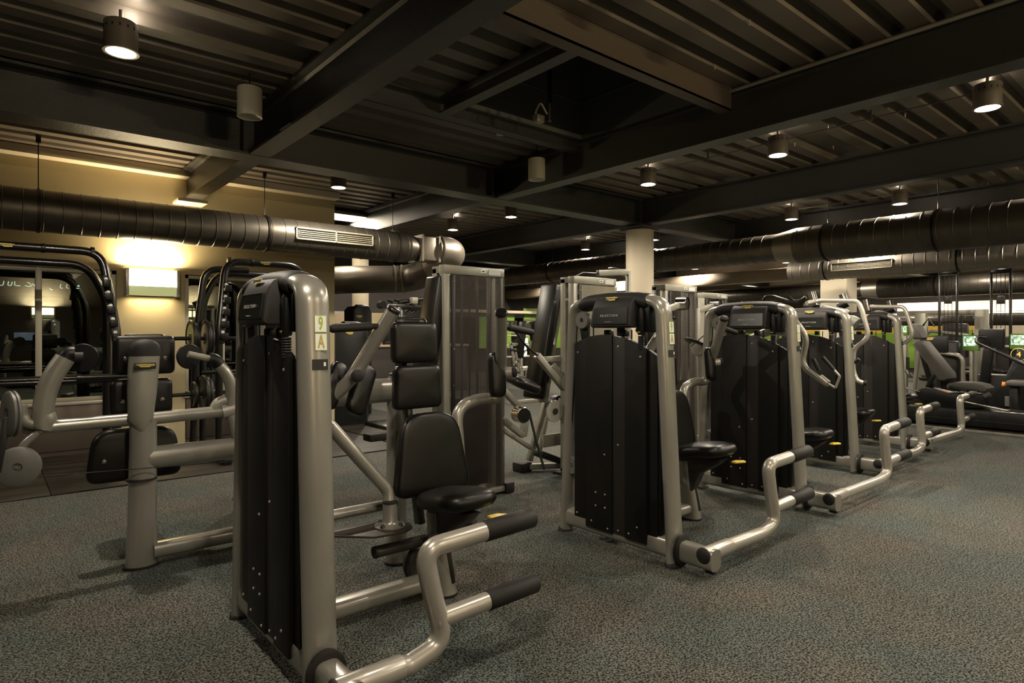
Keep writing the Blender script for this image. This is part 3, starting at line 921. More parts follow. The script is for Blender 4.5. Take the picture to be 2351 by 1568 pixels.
def tower(t, lever=0.66, sticker=('9', 'A')):
    """bent-tube arch, console, weight shroud, base beam and foot lever"""
    half = [(0, -.415, .012), (0, -.3365, 1.452), (0, 0, 1.484)]
    full = half[:-1] + [(0, -.2, 1.474), (0, 0, 1.482), (0, .2, 1.474)] + [(0, .3365, 1.452), (0, .415, .012)]
    path = fillet(full, [0, .17, .05, .05, .05, .17, 0], 9)
    link('frame_arch', sweep(BM(), path, .062, .036, ref=(1, 0, 0), seg=28), 'silver', t)
    for s in (-1, 1):
        link('foot_pad', sweep(BM(), [(0, s*.415, .0), (0, s*.415, .014), (0, s*.413, .02)], [.072, .070, .062], [.046, .044, .038], ref=(1, 0, 0), seg=28), 'rubber', t)
    # sleeve over the crown
    sp = fillet([(0, -.262, 1.452), (0, -.2, 1.473), (0, 0, 1.482), (0, .2, 1.473), (0, .262, 1.452)], .08, 6)
    n = len(sp)
    sl = link('crown_sleeve', sweep(BM(), sp, [.066] + [.073]*(n-2) + [.066], [.040] + [.047]*(n-2) + [.040], ref=(1, 0, 0), seg=28), 'plastic_dark', t)
    # console hood
    prof = [(-.020, 1.534), (-.056, 1.526), (-.086, 1.502), (-.103, 1.462), (-.116, 1.420), (-.130, 1.335), (-.127, 1.320), (-.110, 1.312), (.01, 1.312), (.02, 1.32), (.03, 1.50), (.01, 1.53)]
    bm = BM()
    ya, yb = -.196, .092
    for (y, k) in ((ya, 0), (ya + .008, 1), (yb - .008, 1), (yb, 0)):
        pass
    prism(bm, prof, ya, yb, 'xz', .007)
    # narrow the hood downwards
    for v in bm.verts:
        f_ = 1.0 + .05*max(0, (1.44 - v.co.z)/.13) - .03*max(0, (v.co.z - 1.44)/.09)
        v.co.y = -.052 + (v.co.y + .052)*f_
        v.co.z -= .75*max(0, v.co.z - 1.44)*((v.co.y + .04)/.2)**2
    hood = link('console_hood', bm, 'plastic_dark', t)
    # display plate on the sloping face
    a, b = V((-.1150, -.052, 1.430)), V((-.1305, -.052, 1.334))
    sl_ = math.atan2(b.x - a.x, a.z - b.z)
    c = (a + b)/2 + V((-.0012, 0, 0))
    bm = BM()
    pts = round_rect(.262, .098, .010, .252)
    prism(bm, [(p.x, p.y) for p in pts], -.001, .0025, 'xy')
    base = Matrix(((0, 0, -1, 0), (-1, 0, 0, 0), (0, 1, 0, 0), (0, 0, 0, 1)))
    tl = -math.atan2(.009, .090)
    bm.transform(Matrix.Translation(c) @ base @ Matrix.Rotation(-.155, 4, 'X'))
    disp = link('display_plate', bm, 'screen_dark', hood)
    bm = BM()
    o1, o2 = round_rect(.268, .103, .012, .258), round_rect(.258, .095, .009, .248)
    v1 = [bm.verts.new((p.x, p.y, .0022)) for p in o1]; v2 = [bm.verts.new((p.x, p.y, .0036)) for p in o2]
    for i in range(len(v1)): bm.faces.new((v1[i], v1[(i+1) % len(v1)], v2[(i+1) % len(v2)], v2[i]))
    bm.transform(Matrix.Translation(c) @ base @ Matrix.Rotation(-.155, 4, 'X'))
    link('display_rim', bm, 'panel_edge', hood)
    text('display_lettering', 'SELECTION', .0195, 'print_grey', c + V((-.0048, .004, .000)), hood, '-x', -.155, ext=.0003, space=1.45)
    text('display_address', 'www.technogym.com', .0062, 'print_grey', c + V((-.0085, .010, -.035)), hood, '-x', -.155, ext=.0003)
    logo(hood, (-.0965, -.040, 1.482), '-x', .95, -.42)
    # damper cylinder and bellows beside the hood
    bm = BM(); lathe(bm, [(.001, 1.270), (.018, 1.27), (.021, 1.28), (.021, 1.405), (.014, 1.425), (.001, 1.43)], (-.050, -.222, 0), seg=24)
    d = link('damper', bm, 'plastic_black', t)
    bm = BM(); pr = []
    for k in range(8): pr += [(.019, 1.19 + k*.010), (.0155, 1.195 + k*.010)]
    lathe(bm, pr, (-.050, -.222, 0), seg=20); link('bellows', bm, 'rubber', d)
    link('damper_label', box(BM(), (-.0725, -.230, 1.283), (-.0705, -.213, 1.290)), 'sticker_green', d)
    link('cable_guard', box(BM(), (-.045, -.275, 1.285), (.045, -.240, 1.45), .008), 'plastic_black', t)
    for (y) in (.115, -.115, -.02):
        pass
    for yy, z0, z1 in ((-.13, 1.2, 1.30), (.17, 1.1, 1.35)): link('lift_cable', tube(BM(), [(-.02, yy, z0), (-.02, yy, z1)], .004, seg=8), 'plastic_black', t)
    for y0, y1 in ((.03, .075), (-.09, -.06)): link('cable_clamp', box(BM(), (-.035, y0, 1.262), (.01, y1, 1.30), .006), 'plastic_black', t)
    # pulleys
    p = link('pulley', disc(BM(), (-.045, .232, 1.36), (1, 0, 0), .056, .036, .28), 'disc_grey', t)
    link('pulley_bolt', lathe(BM(), [(.007, -.02), (.007, -.012)], (-.045, .232, 1.36), (1, 0, 0), 6), 'chrome', p)
    prism(bm := BM(), [(.232 + .045, 1.36), (.232 - .03, 1.36), (.232 - .03, 1.2), (.245, 1.17)], -.04, -.015, 'yz', .003)
    link('pulley_bracket', bm, 'plastic_black', t)
    p = link('pulley', disc(BM(), (-.015, .352, .43), (1, 0, 0), .058, .036, .28), 'disc_grey', t)
    tube(bm := BM(), [(-.045, .285, 1.34), (-.02, .375, .45)], .0045, seg=8)
    link('side_cable', bm, 'plastic_black', t)
    # weight shroud: three folded panels with curved tops
    def top(y): return 1.272 - .075*max(0, (abs(y - .045)/.30))**2.0
    def pan(y0, y1, x0, x1, m, parent, zb=.085, zo=0.0, chamf=None):
        ys = [y0 + (y1-y0)*k/8 for k in range(9)]
        pts = [(y0, zb)] + [(y, top(y) + zo) for y in ys] + [(y1, zb)]
        bm = BM(); prism(bm, pts, x0, x1, 'yz', .002)
        return link('weight_cover_panel', bm, m, parent)
    def pan_z(y): return top(y)
    A = pan(-.012, .200, -.060, -.030, 'panel_black', t)
    B = pan(.200, .305, -.050, -.018, 'panel_black', t, zb=.125)
    C = pan(-.108, -.014, -.053, -.030, 'panel_edge', t, zb=.09, zo=-.004)
    D = pan(-.262, -.110, -.060, -.030, 'panel_black', t)
    E = pan(-.325, -.263, -.040, -.010, 'panel_black', t, zo=-.008)
    F = link('weight_cover_back', box(BM(), (-.02, -.31, .10), (.055, .30, 1.15), .004), 'panel_black', t)
    link('weight_cover_rail', box(BM(), (-.030, -.345, .12), (.030, -.318, 1.185), .004), 'plastic_black', t)
    for (pn, pts_) in ((A, [(-.061, .045, .55), (-.061, .115, .31), (-.061, .04, .31), (-.061, .115, .23), (-.061, .04, .23), (-.061, .02, .11), (-.061, .15, .13)]),
                       (B, [(-.051, .275, 1.16), (-.051, .28, .15)]),
                       (C, [(-.054, -.055, 1.20), (-.054, -.055, .62), (-.054, -.055, .115)]),
                       (D, [(-.061, -.225, 1.145), (-.061, -.20, .17), (-.061, -.14, .12)])):
        bolts('cover_screw', 'silver_light', pn, pts_, (-1, 0, 0), .0052, .005)
    # base beam, collar and foot lever
    base_pts = [(0, .425, .095), (0, -.668, .095)]
    link('base_beam', sweep(BM(), base_pts, .048, .056, ref=(1, 0, 0), seg=28, sq=.62), 'silver', t)
    link('beam_collar', sweep(BM(), [(0, -.448, .097), (0, -.452, .097), (0, -.472, .097), (0, -.476, .097)], [.062, .072, .072, .062], [.074, .084, .084, .074], ref=(1, 0, 0), seg=32), 'rubber', t)
    LY = -.622
    L_ = lever
    if lever is None: return
    lv = link('foot_lever', sweep(BM(), fillet([(.20, LY, .118), (L_ - .10, LY, .112), (L_ + .055, LY, .150), (L_ - .005, LY, .36), (L_ - .035, LY, .505), (L_ + .27, LY, .515)], [0, .12, .11, .2, .14, 0], 8), .0365, seg=24), 'silver_light', t)
    link('lever_socket', lathe(BM(), [(.0415, 0), (.0415, .245), (.039, .25)], (-.045, LY, .118), (1, 0, 0), 28), 'silver_light', lv)
    link('socket_cap', lathe(BM(), [(.001, -.012), (.030, -.012), (.040, -.004), (.0425, .0), (.0425, .006)], (-.045, LY, .118), (1, 0, 0), 28), 'rubber', lv)
    link('lever_grip', lathe(BM(), [(.037, 0), (.0405, .004), (.0405, .245), (.036, .252), (.001, .255)], (L_ + .235, LY, .514), (1, 0, .03), 24), 'rubber', lv)
    link('lever_rung', sweep(BM(), [(L_ + .01, LY, .236), (L_ + .27, LY, .243)], .0345, seg=22), 'silver_light', lv)
    link('lever_grip', lathe(BM(), [(.036, 0), (.039, .004), (.039, .250), (.034, .257), (.001, .26)], (L_ + .25, LY, .243), (1, 0, .02), 24), 'rubber', lv)
    link('stop_bolt', box(BM(), (-.012, -.66, .02), (.012, -.61, .05), .004), 'black_metal', lv)
    if sticker:
        for (z0, z1, s_, m, ph) in ((1.283, 1.345, sticker[0], 'sticker_green', .02), (1.219, 1.279, sticker[1], 'sticker_gold', .02)):
            zc = (z0 + z1)/2
            yc = -.3365 - (1.452 - zc)*.0545 - .0375
            bm = BM(); box(bm, (.014 - .0225, -.0006, -.0305), (.014 + .0225, .0006, .0305)); bm.transform(Matrix.Translation((0, yc, zc)) @ Matrix.Rotation(-.05, 4, 'X'))
            s1 = link('sticker', bm, 'sticker_white', t)
            bm = BM()
            for (a, b) in (((-.0085, -.0305), (-.007, .0305)), ((.035, -.0305), (.0365, .0305)), ((-.0085, .029), (.0365, .0305)), ((-.0085, -.0305), (.0365, -.029))):
                box(bm, (a[0], -.0010, a[1]), (b[0], -.0005, b[1]))
            bm.transform(Matrix.Translation((0, yc, zc)) @ Matrix.Rotation(-.05, 4, 'X')); link('sticker_border', bm, 'sticker_green', s1)
            text('sticker_print', s_, .066, m, V((.014, yc - .0012, zc - .001)), s1, '-y', -.05, ext=.0004, bold=.0016, sx=.52)
        zc = 1.168; yc = -.3365 - (1.452 - zc)*.0545 - .0375
        bm = BM(); box(bm, (-.020, -.0006, -.019), (.038, .0006, .019), .0); bm.transform(Matrix.Translation((0, yc, zc)) @ Matrix.Rotation(-.05, 4, 'X'))
        tg = link('tag_label', bm, 'ink', t)
        bm = BM(); box(bm, (.022, -.0011, -.006), (.030, -.0006, .008)); bm.transform(Matrix.Translation((0, yc, zc)) @ Matrix.Rotation(-.05, 4, 'X'))
        link('tag_mark', bm, 'sticker_white', tg)

CX = .82
def seat_post(t, dz=0.0):
    # base beam from the tower to the seat post
    link('seat_beam', sweep(BM(), [(.04, .05, .075), (CX + .02, .05, .075)], .036, .052, ref=(0, 0, 1), seg=26, sq=.6), 'silver', t)
    bm = BM()
    sweep(bm, [(CX, .035, .0), (CX - .002, .04, .06), (CX - .02, .075, .40)], [.060, .050, .040], [.075, .066, .050], ref=(1, 0, 0), seg=24, sq=.8)
    link('seat_post', bm, 'silver', t)
    link('post_foot', sweep(BM(), [(CX, .035, 0), (CX, .035, .012)], .064, .080, ref=(1, 0, 0), seg=24), 'rubber', t)
    bm = BM(); bar(bm, (CX + .02, -.024, .06), (CX - .005, .008, .30), .022, .008, .002, up=(0, 1, 0)); link('post_slot', bm, 'ink', t)
    link('post_scale', bar(BM(), (CX + .038, -.012, .09), (CX + .018, .016, .30), .014, .008, .001, up=(0, 1, 0)), 'silver_grey', t)
    # bracket that carries the seat
    pts = [(.12, .44), (-.24, .455), (-.19, .41), (-.06, .33), (0.0, .20), (.075, .20), (.12, .30)]
    br = link('seat_bracket', prism(BM(), [(a, b + dz) for a, b in pts], CX - .045, CX + .03, 'yz', .008), 'brown_metal', t)
    st_ = link('seat', cushion(BM(), [V((p.x, p.y)) for p in round_rect(.32, .40, [.13, .11, .11, .13], .25, 9)], .086, T(CX - .015, -.080, .488 + dz, rx=-PI/2 - .16), .040, .016), 'leather', t)
    bm = BM(); prism(bm, [(CX + .06, -.27), (CX + .135, -.30), (CX + .155, -.275), (CX + .12, -.235), (CX + .06, -.235)], .417 + dz, .431 + dz, 'xy', .004)
    link('seat_lever', bm, 'yellow', t)
    return br

def pec_parts(t):
    """backrest, pads and the two swinging arms of the chest machine"""
    # rear post and the fat spine beam
    bm = BM(); sweep(bm, [(CX + .03, .545, .0), (CX + .03, .545, .9), (CX + .03, .535, 1.045)], [.062, .056, .052], [.06, .05, .046], ref=(1, 0, 0), seg=26)
    rp = link('rear_post', bm, 'silver', t)
    link('post_cap', lathe(BM(), [(.052, 0), (.05, .012), (.03, .02), (.001, .022)], (CX + .03, .535, 1.043), (0, 0, 1), 24), 'rubber', rp)
    link('rear_foot', sweep(BM(), [(CX + .03, .545, 0), (CX + .03, .545, .014)], .070, .068, ref=(1, 0, 0), seg=24), 'rubber', rp)
    link('spine_beam', sweep(BM(), fillet([(.0, .40, .965), (.14, .53, .965), (CX + .03, .545, .965)], .1), .066, .048, ref=(0, 0, 1), seg=26), 'silver', t)
    link('cross_tube', sweep(BM(), [(.05, .33, .40), (CX - .10, .33, .40)], .026, seg=18), 'silver', t)
    link('lower_tube', sweep(BM(), [(CX - .30, .16, .235), (CX + .02, .16, .235)], .028, seg=18), 'brown_metal', t)
    link('tube_end', lathe(BM(), [(.029, 0), (.029, .012)], (CX - .312, .16, .235), (1, 0, 0), 18), 'rubber', t)
    link('guard_wheel', disc(BM(), (CX - .03, .24, .10), (.35, -1, 0), .085, .05, .3), 'brown_metal', t)
    # back upright behind the pads
    link('back_upright', bar(BM(), (CX - .02, .22, .30), (CX - .06, .40, 1.42), .06, .035, .006), 'black_metal', t)
    link('upright_hoop', tube(BM(), [(CX - .17, .262, 1.33), (CX - .15, .262, 1.356), (CX + .03, .262, 1.356), (CX + .05, .262, 1.33)], .0055, .02, seg=8), 'black_metal', t)
    def pad(name, wb, wt, h, th, x, y, z, tilt, r):
        return link(name, cushion(BM(), [V((p.x, p.y)) for p in round_rect(wb, h, r, wt, 8)], th, T(x, y, z, rx=tilt), .022, .006), 'leather', t)
    pad('head_pad', .262, .262, .212, .062, CX - .030, .262, 1.232, -.05, .035)
    pad('upper_back_pad', .285, .268, .222, .062, CX - .022, .245, 1.003, -.05, .035)
    pad('backrest', .455, .325, .415, .072, CX + .035, .205, .663, -.11, [.07, .13, .13, .07])
    for s in (-1, 1):
        px_ = CX + s*.21
        # pivot plate and hub
        bm = BM()
        pts = [(px_ + .11*math.cos(a), .19 + .11*math.sin(a)) for a in [i*2*PI/24 for i in range(24)]]
        if s < 0:
            bm2 = [(px_ + .10, .16), (px_ + .085, .25), (px_ + .02, .30), (px_ - .10, .33), (.06, .36), (.06, .31), (.34, .235), (.48, .10), (px_ + .02, .075), (px_ + .08, .11)]
            prism(bm, bm2, .322, .334, 'xy', .003)
        else:
            prism(bm, pts, .324, .336, 'xy', .003); prism(bm, [(p[0]*.9 + px_*.1, p[1]*.9 + .019) for p in pts], .262, .274, 'xy', .003)
        arm = link('cam_plate', bm, 'brown_metal', t)
        link('hub_flange', lathe(BM(), [(.075, .335), (.075, .341), (.045, .351), (.037, .363), (.034, .44), (.034, .45)], (px_, .19, 0), seg=28), 'silver', arm)
        link('hub_cap', lathe(BM(), [(.036, .448), (.036, .455), (.025, .462), (.001, .463)], (px_, .19, 0), seg=24), 'rubber', arm)
        bolts('hub_bolt', 'ink', arm, [(px_ + .06*math.cos(a), .19 + .06*math.sin(a), .340) for a in (.4, 2.0, 3.6, 5.2)], (0, 0, 1), .010, .018)
        bm = BM()
        if s < 0:
            P = [(px_, .20, .44), (px_ + .005, .215, .50), (px_ - .29, .26, .86), (CX - .585, .25, .905), (CX - .44, .14, 1.06), (CX - .315, -.03, 1.385)]
            Pf = fillet(P, [0, .04, .12, .10, .08, 0], 7)
        else:
            P = [(px_, .20, .44), (px_ + .03, .23, .55), (px_ + .03, .27, .87), (px_ + .20, .27, .915), (CX + .53, .25, .90), (CX + .50, .20, 1.03), (CX + .315, -.03, 1.385)]
            Pf = fillet(P, [0, .05, .12, .10, .09, .06, 0], 7)
        link('swing_arm', sweep(bm, Pf, .0315, seg=22), 'silver', t)
        arm = kids(t)[-1] if False else [c for c in kids(t) if c.name.startswith('swing_arm')][-1]
        d_ = (V(P[-1]) - V(P[-2])).normalized()
        link('arm_cap', lathe(BM(), [(.033, -.006), (.034, .002), (.028, .010), (.001, .012)], P[-1], d_, 22), 'black_metal', arm)
        q = V(P[-1]) - d_*.085
        e = V((CX + s*(.315 + .235), q.y + .02, q.z - (.012 if s < 0 else .03)))
        ga = (e - q).normalized()
        link('arm_grip', lathe(BM(), [(.012, .02), (.013, .055), (.019, .06)] + [(.0175 + .0018*(k % 2), .065 + k*.0085) for k in range(20)] + [(.019, .24), (.014, .248), (.001, .25)], q, ga, 18), 'rubber', arm)
        # elbow pad and the stub it turns on
        w1 = V(P[-2]); mid = w1 + d_*.03
        stub_dir = V((s*.55, -.75, .1)).normalized() if s > 0 else V((-.25, -.95, .05)).normalized()
        link('arm_stub', lathe(BM(), [(.027, .0), (.027, .075)], mid, stub_dir, 22), 'silver_light', arm)
        link('stub_cap', lathe(BM(), [(.029, .07), (.029, .083), (.02, .09), (.001, .091)], mid, stub_dir, 22), 'rubber', arm)
        out = [V((p.x, p.y)) for p in round_rect(.11, .25, .045, .11, 6)]
        if s > 0:
            link('elbow_pad', cushion(BM(), out, .055, T(CX + .44, .16, 1.05, rx=-.12, ry=.08, rz=.15), .018, .006), 'leather', arm)
        else:
            link('elbow_pad', cushion(BM(), out, .055, T(CX - .375, .17, 1.015, rx=-.10, ry=.45, rz=.25), .018, .006), 'leather', arm)
            link('elbow_pad', cushion(BM(), [V((p.x*.8, p.y*.9)) for p in out], .045, T(CX - .50, .19, 1.04, rx=-.1, ry=.45, rz=.25), .016, .005), 'leather', arm)

m1 = thing('chest_fly_machine', 'silver and black chest machine in the foreground, marked 9 A, nearest the camera', 'exercise machine', (.90, 2.53, 0), group='chest machines marked 9 A')
tower(m1, .33); seat_post(m1); pec_parts(m1)
m2 = thing('chest_fly_machine', 'silver and black chest machine marked 9 A, second arch in the row of five', 'exercise machine', (2.90, 2.46, 0), group='chest machines marked 9 A')
tower(m2, .66); seat_post(m2); pec_parts(m2)
m3 = thing('weight_machine', 'third tower machine in the row, with a curved arm and two black hand grips', 'exercise machine', (4.54, 2.52, 0), group='weight machines in the right hand row')
tower(m3, 1.0, ('1', 'B')); seat_post(m3, -.075)
m4 = thing('weight_machine', 'fourth tower machine in the row, under a high looping silver arm', 'exercise machine', (6.09, 2.75, 0), group='weight machines in the right hand row')
tower(m4, 1.06, ('1', '1')); seat_post(m4, -.045)
m5 = thing('weight_machine', 'fifth and last tower machine in the row, farthest to the right', 'exercise machine', (7.68, 2.85, 0), group='weight machines in the right hand row')
tower(m5, 1.2, ('1', '1')); seat_post(m5)

def loc_at(m, px, py, X=None, Y=None):
    return at(px, py, X=X, Y=Y) - V(m.location)
def rail(m, name, pts, r, mm='silver_light', fr=.05, **k):
    return link(name, sweep(BM(), fillet(pts, fr, 6), r, seg=18, **k), mm, m)
# third machine: bent arm with two grips in front of the fourth tower
X3 = 5.15
f3 = lambda x, y, X=X3: loc_at(m3, x, y, X=X)
a3 = rail(m3, 'press_arm', [f3(1786, 700, 4.7), f3(1830, 742), f3(1853, 775), f3(1842, 828), f3(1850, 848), f3(1885, 873), f3(1902, 882)], .024, 'silver', .08)
rail(a3, 'arm_tip', [f3(1882, 866), f3(1901, 881)], .028, 'silver_light')
rail(a3, 'arm_tip_rod', [f3(1900, 880), f3(1918, 891), f3(1928, 864), f3(1916, 850)], .009, 'silver_light', .01)
rail(a3, 'hand_grip', [f3(1867, 824), f3(1880, 852)], .017, 'rubber')
rail(a3, 'hand_grip', [f3(1889, 820), f3(1915, 850)], .015, 'rubber')
rail(m3, 'upper_tube', [f3(1700, 700, 4.62), f3(1765, 722, 4.75), f3(1795, 745, 4.75)], .03, 'silver', .06)
rail(m3, 'cross_arm', [f3(1700, 790, 4.9), f3(1770, 757, 4.9), f3(1815, 765, 4.9)], .035, 'silver', .06)
def chest_arm(m, dx):
    """the black topped rails and chromed cylinders above the last two machines"""
    pass
# bars above the third machine (its own pull-down handles)
rail(m3, 'pull_bar', [f3(1752, 690, 5.0), f3(1758, 681, 5.0), f3(1775, 680, 5.0), f3(1812, 692, 5.0), f3(1838, 691, 5.0), f3(1850, 682, 5.0)], .013, 'black_metal', .03)
rail(m3, 'pull_bar', [f3(1796, 702, 5.0), f3(1798, 694, 5.0), f3(1824, 693, 5.0), f3(1810, 681, 5.0)], .012, 'black_metal', .02)
# fourth machine
X4 = 6.45
f4 = lambda x, y, X=X4: loc_at(m4, x, y, X=X)
rail(m4, 'chrome_cylinder', [f4(1863, 671), f4(1872, 702)], .040, 'chrome')
rail(m4, 'cylinder_base', [f4(1846, 704), f4(1878, 706)], .030, 'plastic_black')
a4 = rail(m4, 'loop_arm', [f4(1852, 696, 6.3), f4(1876, 690), f4(1970, 691), f4(1979, 712), f4(1994, 768), f4(1985, 783), f4(1960, 800), f4(1958, 850), f4(1968, 875), f4(1985, 880)], .022, 'silver_light', .07)
rail(a4, 'hand_grip', [f4(1983, 838), f4(1984, 869)], .019, 'rubber')
rail(a4, 'grip_knob', [f4(1984, 879), f4(1991, 880)], .026, 'rubber')
rail(a4, 'hand_grip', [f4(1962, 832), f4(1972, 824)], .018, 'rubber')
rail(m4, 'upper_rail', [f4(1885, 707), f4(1895, 705), f4(1942, 716), f4(1948, 720)], .028, 'silver', .04)
rail(m4, 'rail_end', [f4(1938, 718, 6.55), f4(1952, 727, 6.55)], .04, 'rubber')
rail(m4, 'shoulder_tube', [f4(1900, 745, 6.3), f4(1955, 738, 6.4), f4(1966, 745, 6.4)], .065, 'silver', .04)
rail(m4, 'chrome_cylinder', [f4(1934, 676, 7.0), f4(1938, 688, 7.0)], .036, 'chrome')
rail(m4, 'guide_block', [f4(1925, 705, 7.0), f4(1948, 695, 7.0)], .04, 'plastic_black')
# fifth machine
X5 = 8.05
f5 = lambda x, y, X=X5: loc_at(m5, x, y, X=X)
rail(m5, 'chrome_cylinder', [f5(1987, 688), f5(1993, 714)], .038, 'chrome')
rail(m5, 'cylinder_base', [f5(1972, 716), f5(1998, 717)], .030, 'plastic_black')
a5 = rail(m5, 'loop_arm', [f5(1996, 704), f5(2075, 704), f5(2083, 722), f5(2095, 765), f5(2090, 778), f5(2076, 788)], .022, 'silver_light', .07)
rail(m5, 'upper_rail', [f5(2010, 719), f5(2018, 717), f5(2055, 728)], .028, 'silver', .04)
rail(m5, 'chrome_cylinder', [f5(2041, 691, 8.6), f5(2045, 704, 8.6)], .036, 'chrome')
rail(m5, 'guide_block', [f5(2034, 716, 8.6), f5(2054, 708, 8.6)], .04, 'plastic_black')
rail(m5, 'shoulder_tube', [f5(2030, 742, 7.9), f5(2060, 738, 8.0)], .06, 'silver')
a6 = rail(m5, 'side_grip', [f5(2084, 820), f5(2084, 848)], .017, 'rubber')
rail(a6, 'grip_knob', [f5(2088, 862), f5(2094, 860)], .026, 'disc_grey')
rail(a6, 'grip_bracket', [f5(2080, 850), f5(2086, 862)], .016, 'silver_grey')

# ================================================================== CHEST MACHINE SEEN FROM BEHIND (left)
m0 = thing('row_machine', 'silver machine at the left seen from behind, black pads turned to the windows', 'exercise machine', (1.55, 4.46, 0), PI)
def L0(p): p = V(p); return V((1.55 - p.x, 4.46 - p.y, p.z))
def a0(px, py, Y=3.88): return L0(at(px, py, Y=Y))
tower(m0, None, False)
g = at(325, 1300, Z=0); g2 = at(283, 1262, Z=0)
link('main_post', sweep(BM(), [L0((g.x, g.y, 0)), L0((g.x, 3.90, .30)), a0(329, 968, 3.87)], [.080, .070, .066], [.060, .055, .05], ref=(1, 0, 0), seg=30), 'silver', m0)
link('post_foot', sweep(BM(), [L0((g.x, g.y, 0)), L0((g.x, g.y, .014))], .09, .068, ref=(1, 0, 0), seg=28), 'rubber', m0)
link('rear_stay', sweep(BM(), [L0((g.x + .02, 4.22, 0)), a0(322, 1085, 4.05)], .05, .03, ref=(1, 0, 0), seg=18), 'panel_edge', m0)
link('post_ring', sweep(BM(), [a0(325, 1098, 3.87), a0(325, 1101, 3.87)], [.0745, .0745], [.060, .060], ref=(1, 0, 0), seg=30), 'ink', m0)
link('foot_tie', bar(BM(), L0((g.x, 3.92, .03)), L0((g.x + .02, 4.26, .03)), .06, .05, .01), 'silver', m0)
up = [a0(325, 984, 3.845), a0(323, 962, 3.83), a0(326, 900, 3.84), a0(330, 840, 3.85), a0(332, 815, 3.85)]
u = link('upper_post', sweep(BM(), up, [.022, .060, .071, .074, .074], [.03, .035, .045, .05, .05], ref=(1, 0, 0), seg=28), 'silver_grey', m0)
c_ = a0(332, 815, 3.85)
link('post_dome', sweep(BM(), [c_ + V((0, 0, k)) for k in (-.004, .03, .055, .074, .084, .0865)], [.077, .077, .070, .050, .026, .004], [.053, .053, .048, .034, .018, .003], ref=(1, 0, 0), seg=28), 'rubber', m0)
pl = a0(333, 840, 3.785)
bm = BM(); box(bm, (pl.x - .052, pl.y - .001, pl.z - .017), (pl.x + .052, pl.y + .003, pl.z + .017), .001)
lp = link('badge_plate', bm, 'ink', u)
bm = BM(); prism(bm, [(-.044, .006), (.03, .007), (.044, .004), (.03, -.003), (.02, -.009), (-.02, -.009), (-.03, -.004), (-.044, -.002)], 0, .002, 'xz')
bm.transform(Matrix.Translation((pl.x, pl.y + .003, pl.z + .003))); link('logo_badge', bm, 'logo_yellow', lp)
text('badge_lettering', 'TECHNOGYM', .0125, 'ink', (pl.x, pl.y + .0065, pl.z + .0025), lp, '+y', 0, ext=.0003)
# beams
link('cross_beam', sweep(BM(), [a0(98, 981), a0(300, 963)], .034, seg=22), 'silver', m0)
link('cross_beam', sweep(BM(), [a0(345, 961), a0(520, 943)], .034, seg=22), 'silver', m0)
sp0 = a0(340, 1051); link('spine_beam', sweep(BM(), [sp0, V((.02, sp0.y - .0, sp0.z))], .062, .05, ref=(0, 0, 1), seg=26), 'silver', m0)
bb = L0((g.x + .05, 3.90, .085)); link('base_tie', sweep(BM(), [bb, V((.03, bb.y, bb.z))], .042, .05, ref=(0, 0, 1), seg=24, sq=.7), 'silver', m0)
# left arm
A = rail(m0, 'swing_arm', [a0(97, 978), a0(98, 955), a0(101, 925), a0(108, 893), a0(124, 858), a0(150, 822)], .046, 'silver_grey', .06)
rail(A, 'arm_joint', [a0(148, 828), a0(156, 812), a0(170, 812)], .038, 'plastic_black', .02)
rail(A, 'arm_root', [a0(97, 950), a0(108, 962), a0(98, 985)], .045, 'silver_grey', .03)
rail(A, 'handle_rod', [a0(165, 820), a0(190, 820)], .026, 'rubber')
link('hand_guard', lathe(BM(), [(.001, -.01), (.070, -.009), (.074, 0), (.070, .009), (.001, .012)], a0(190, 821, 3.95), (.25, 1, 0), 32), 'plastic_black', A)
# right arm
B_ = rail(m0, 'swing_arm', [a0(524, 938), a0(531, 912), a0(531, 885), a0(519, 855), a0(497, 833)], .034, 'silver', .06)
rail(B_, 'arm_joint', [a0(503, 838), a0(493, 826), a0(480, 824)], .037, 'plastic_black', .02)
rail(B_, 'handle_rod', [a0(484, 824), a0(432, 813)], .0185, 'silver_grey')
link('hand_guard', lathe(BM(), [(.001, -.01), (.070, -.009), (.074, 0), (.070, .009), (.001, .012)], a0(434, 818, 4.0), (-.25, 1, 0), 32), 'plastic_black', B_)
rail(m0, 'arm_hub', [a0(508, 945), a0(545, 936)], .043, 'silver_light')
rail(m0, 'hub_strut', [a0(528, 945), a0(543, 1005)], .028, 'silver')
rail(m0, 'elbow_rest', [a0(490, 945), a0(498, 925), a0(518, 918)], .03, 'silver_grey', .04)
# left mechanism: pulleys, strap, bracket
rail(m0, 'side_tube', [a0(47, 930), a0(48, 957), a0(62, 970), a0(100, 977)], .028, 'silver_grey', .05)
link('side_bracket', prism(BM(), [(a0(55, 962).x, a0(55, 962).z), (a0(100, 965).x, a0(100, 965).z), (a0(96, 985).x, a0(96, 985).z), (a0(62, 1015).x, a0(62, 1015).z), (a0(52, 995).x, a0(52, 995).z)], L0((0, 3.93, 0)).y, L0((0, 3.91, 0)).y, 'xz', .002), 'disc_grey', m0)
rail(m0, 'pulley_strut', [a0(92, 990), a0(55, 1018), a0(40, 1045), a0(40, 1072)], .018, 'silver', .04)
link('pulley', disc(BM(), a0(40, 1072, 3.80), (.12, 1, 0), .095, .045, .22), 'disc_grey', m0)
link('pulley', disc(BM(), a0(26, 950, 3.75), (1, .22, 0), .108, .040, .3), 'disc_grey', m0)
link('strap', bar(BM(), a0(17, 960, 3.74), a0(-6, 1085, 3.74), .028, .012, .002, up=(0, 1, 0)), 'ink', m0)
rail(m0, 'cable', [a0(66, 1096, 3.80), a0(548, 1058, 3.80)], .0028, 'ink')
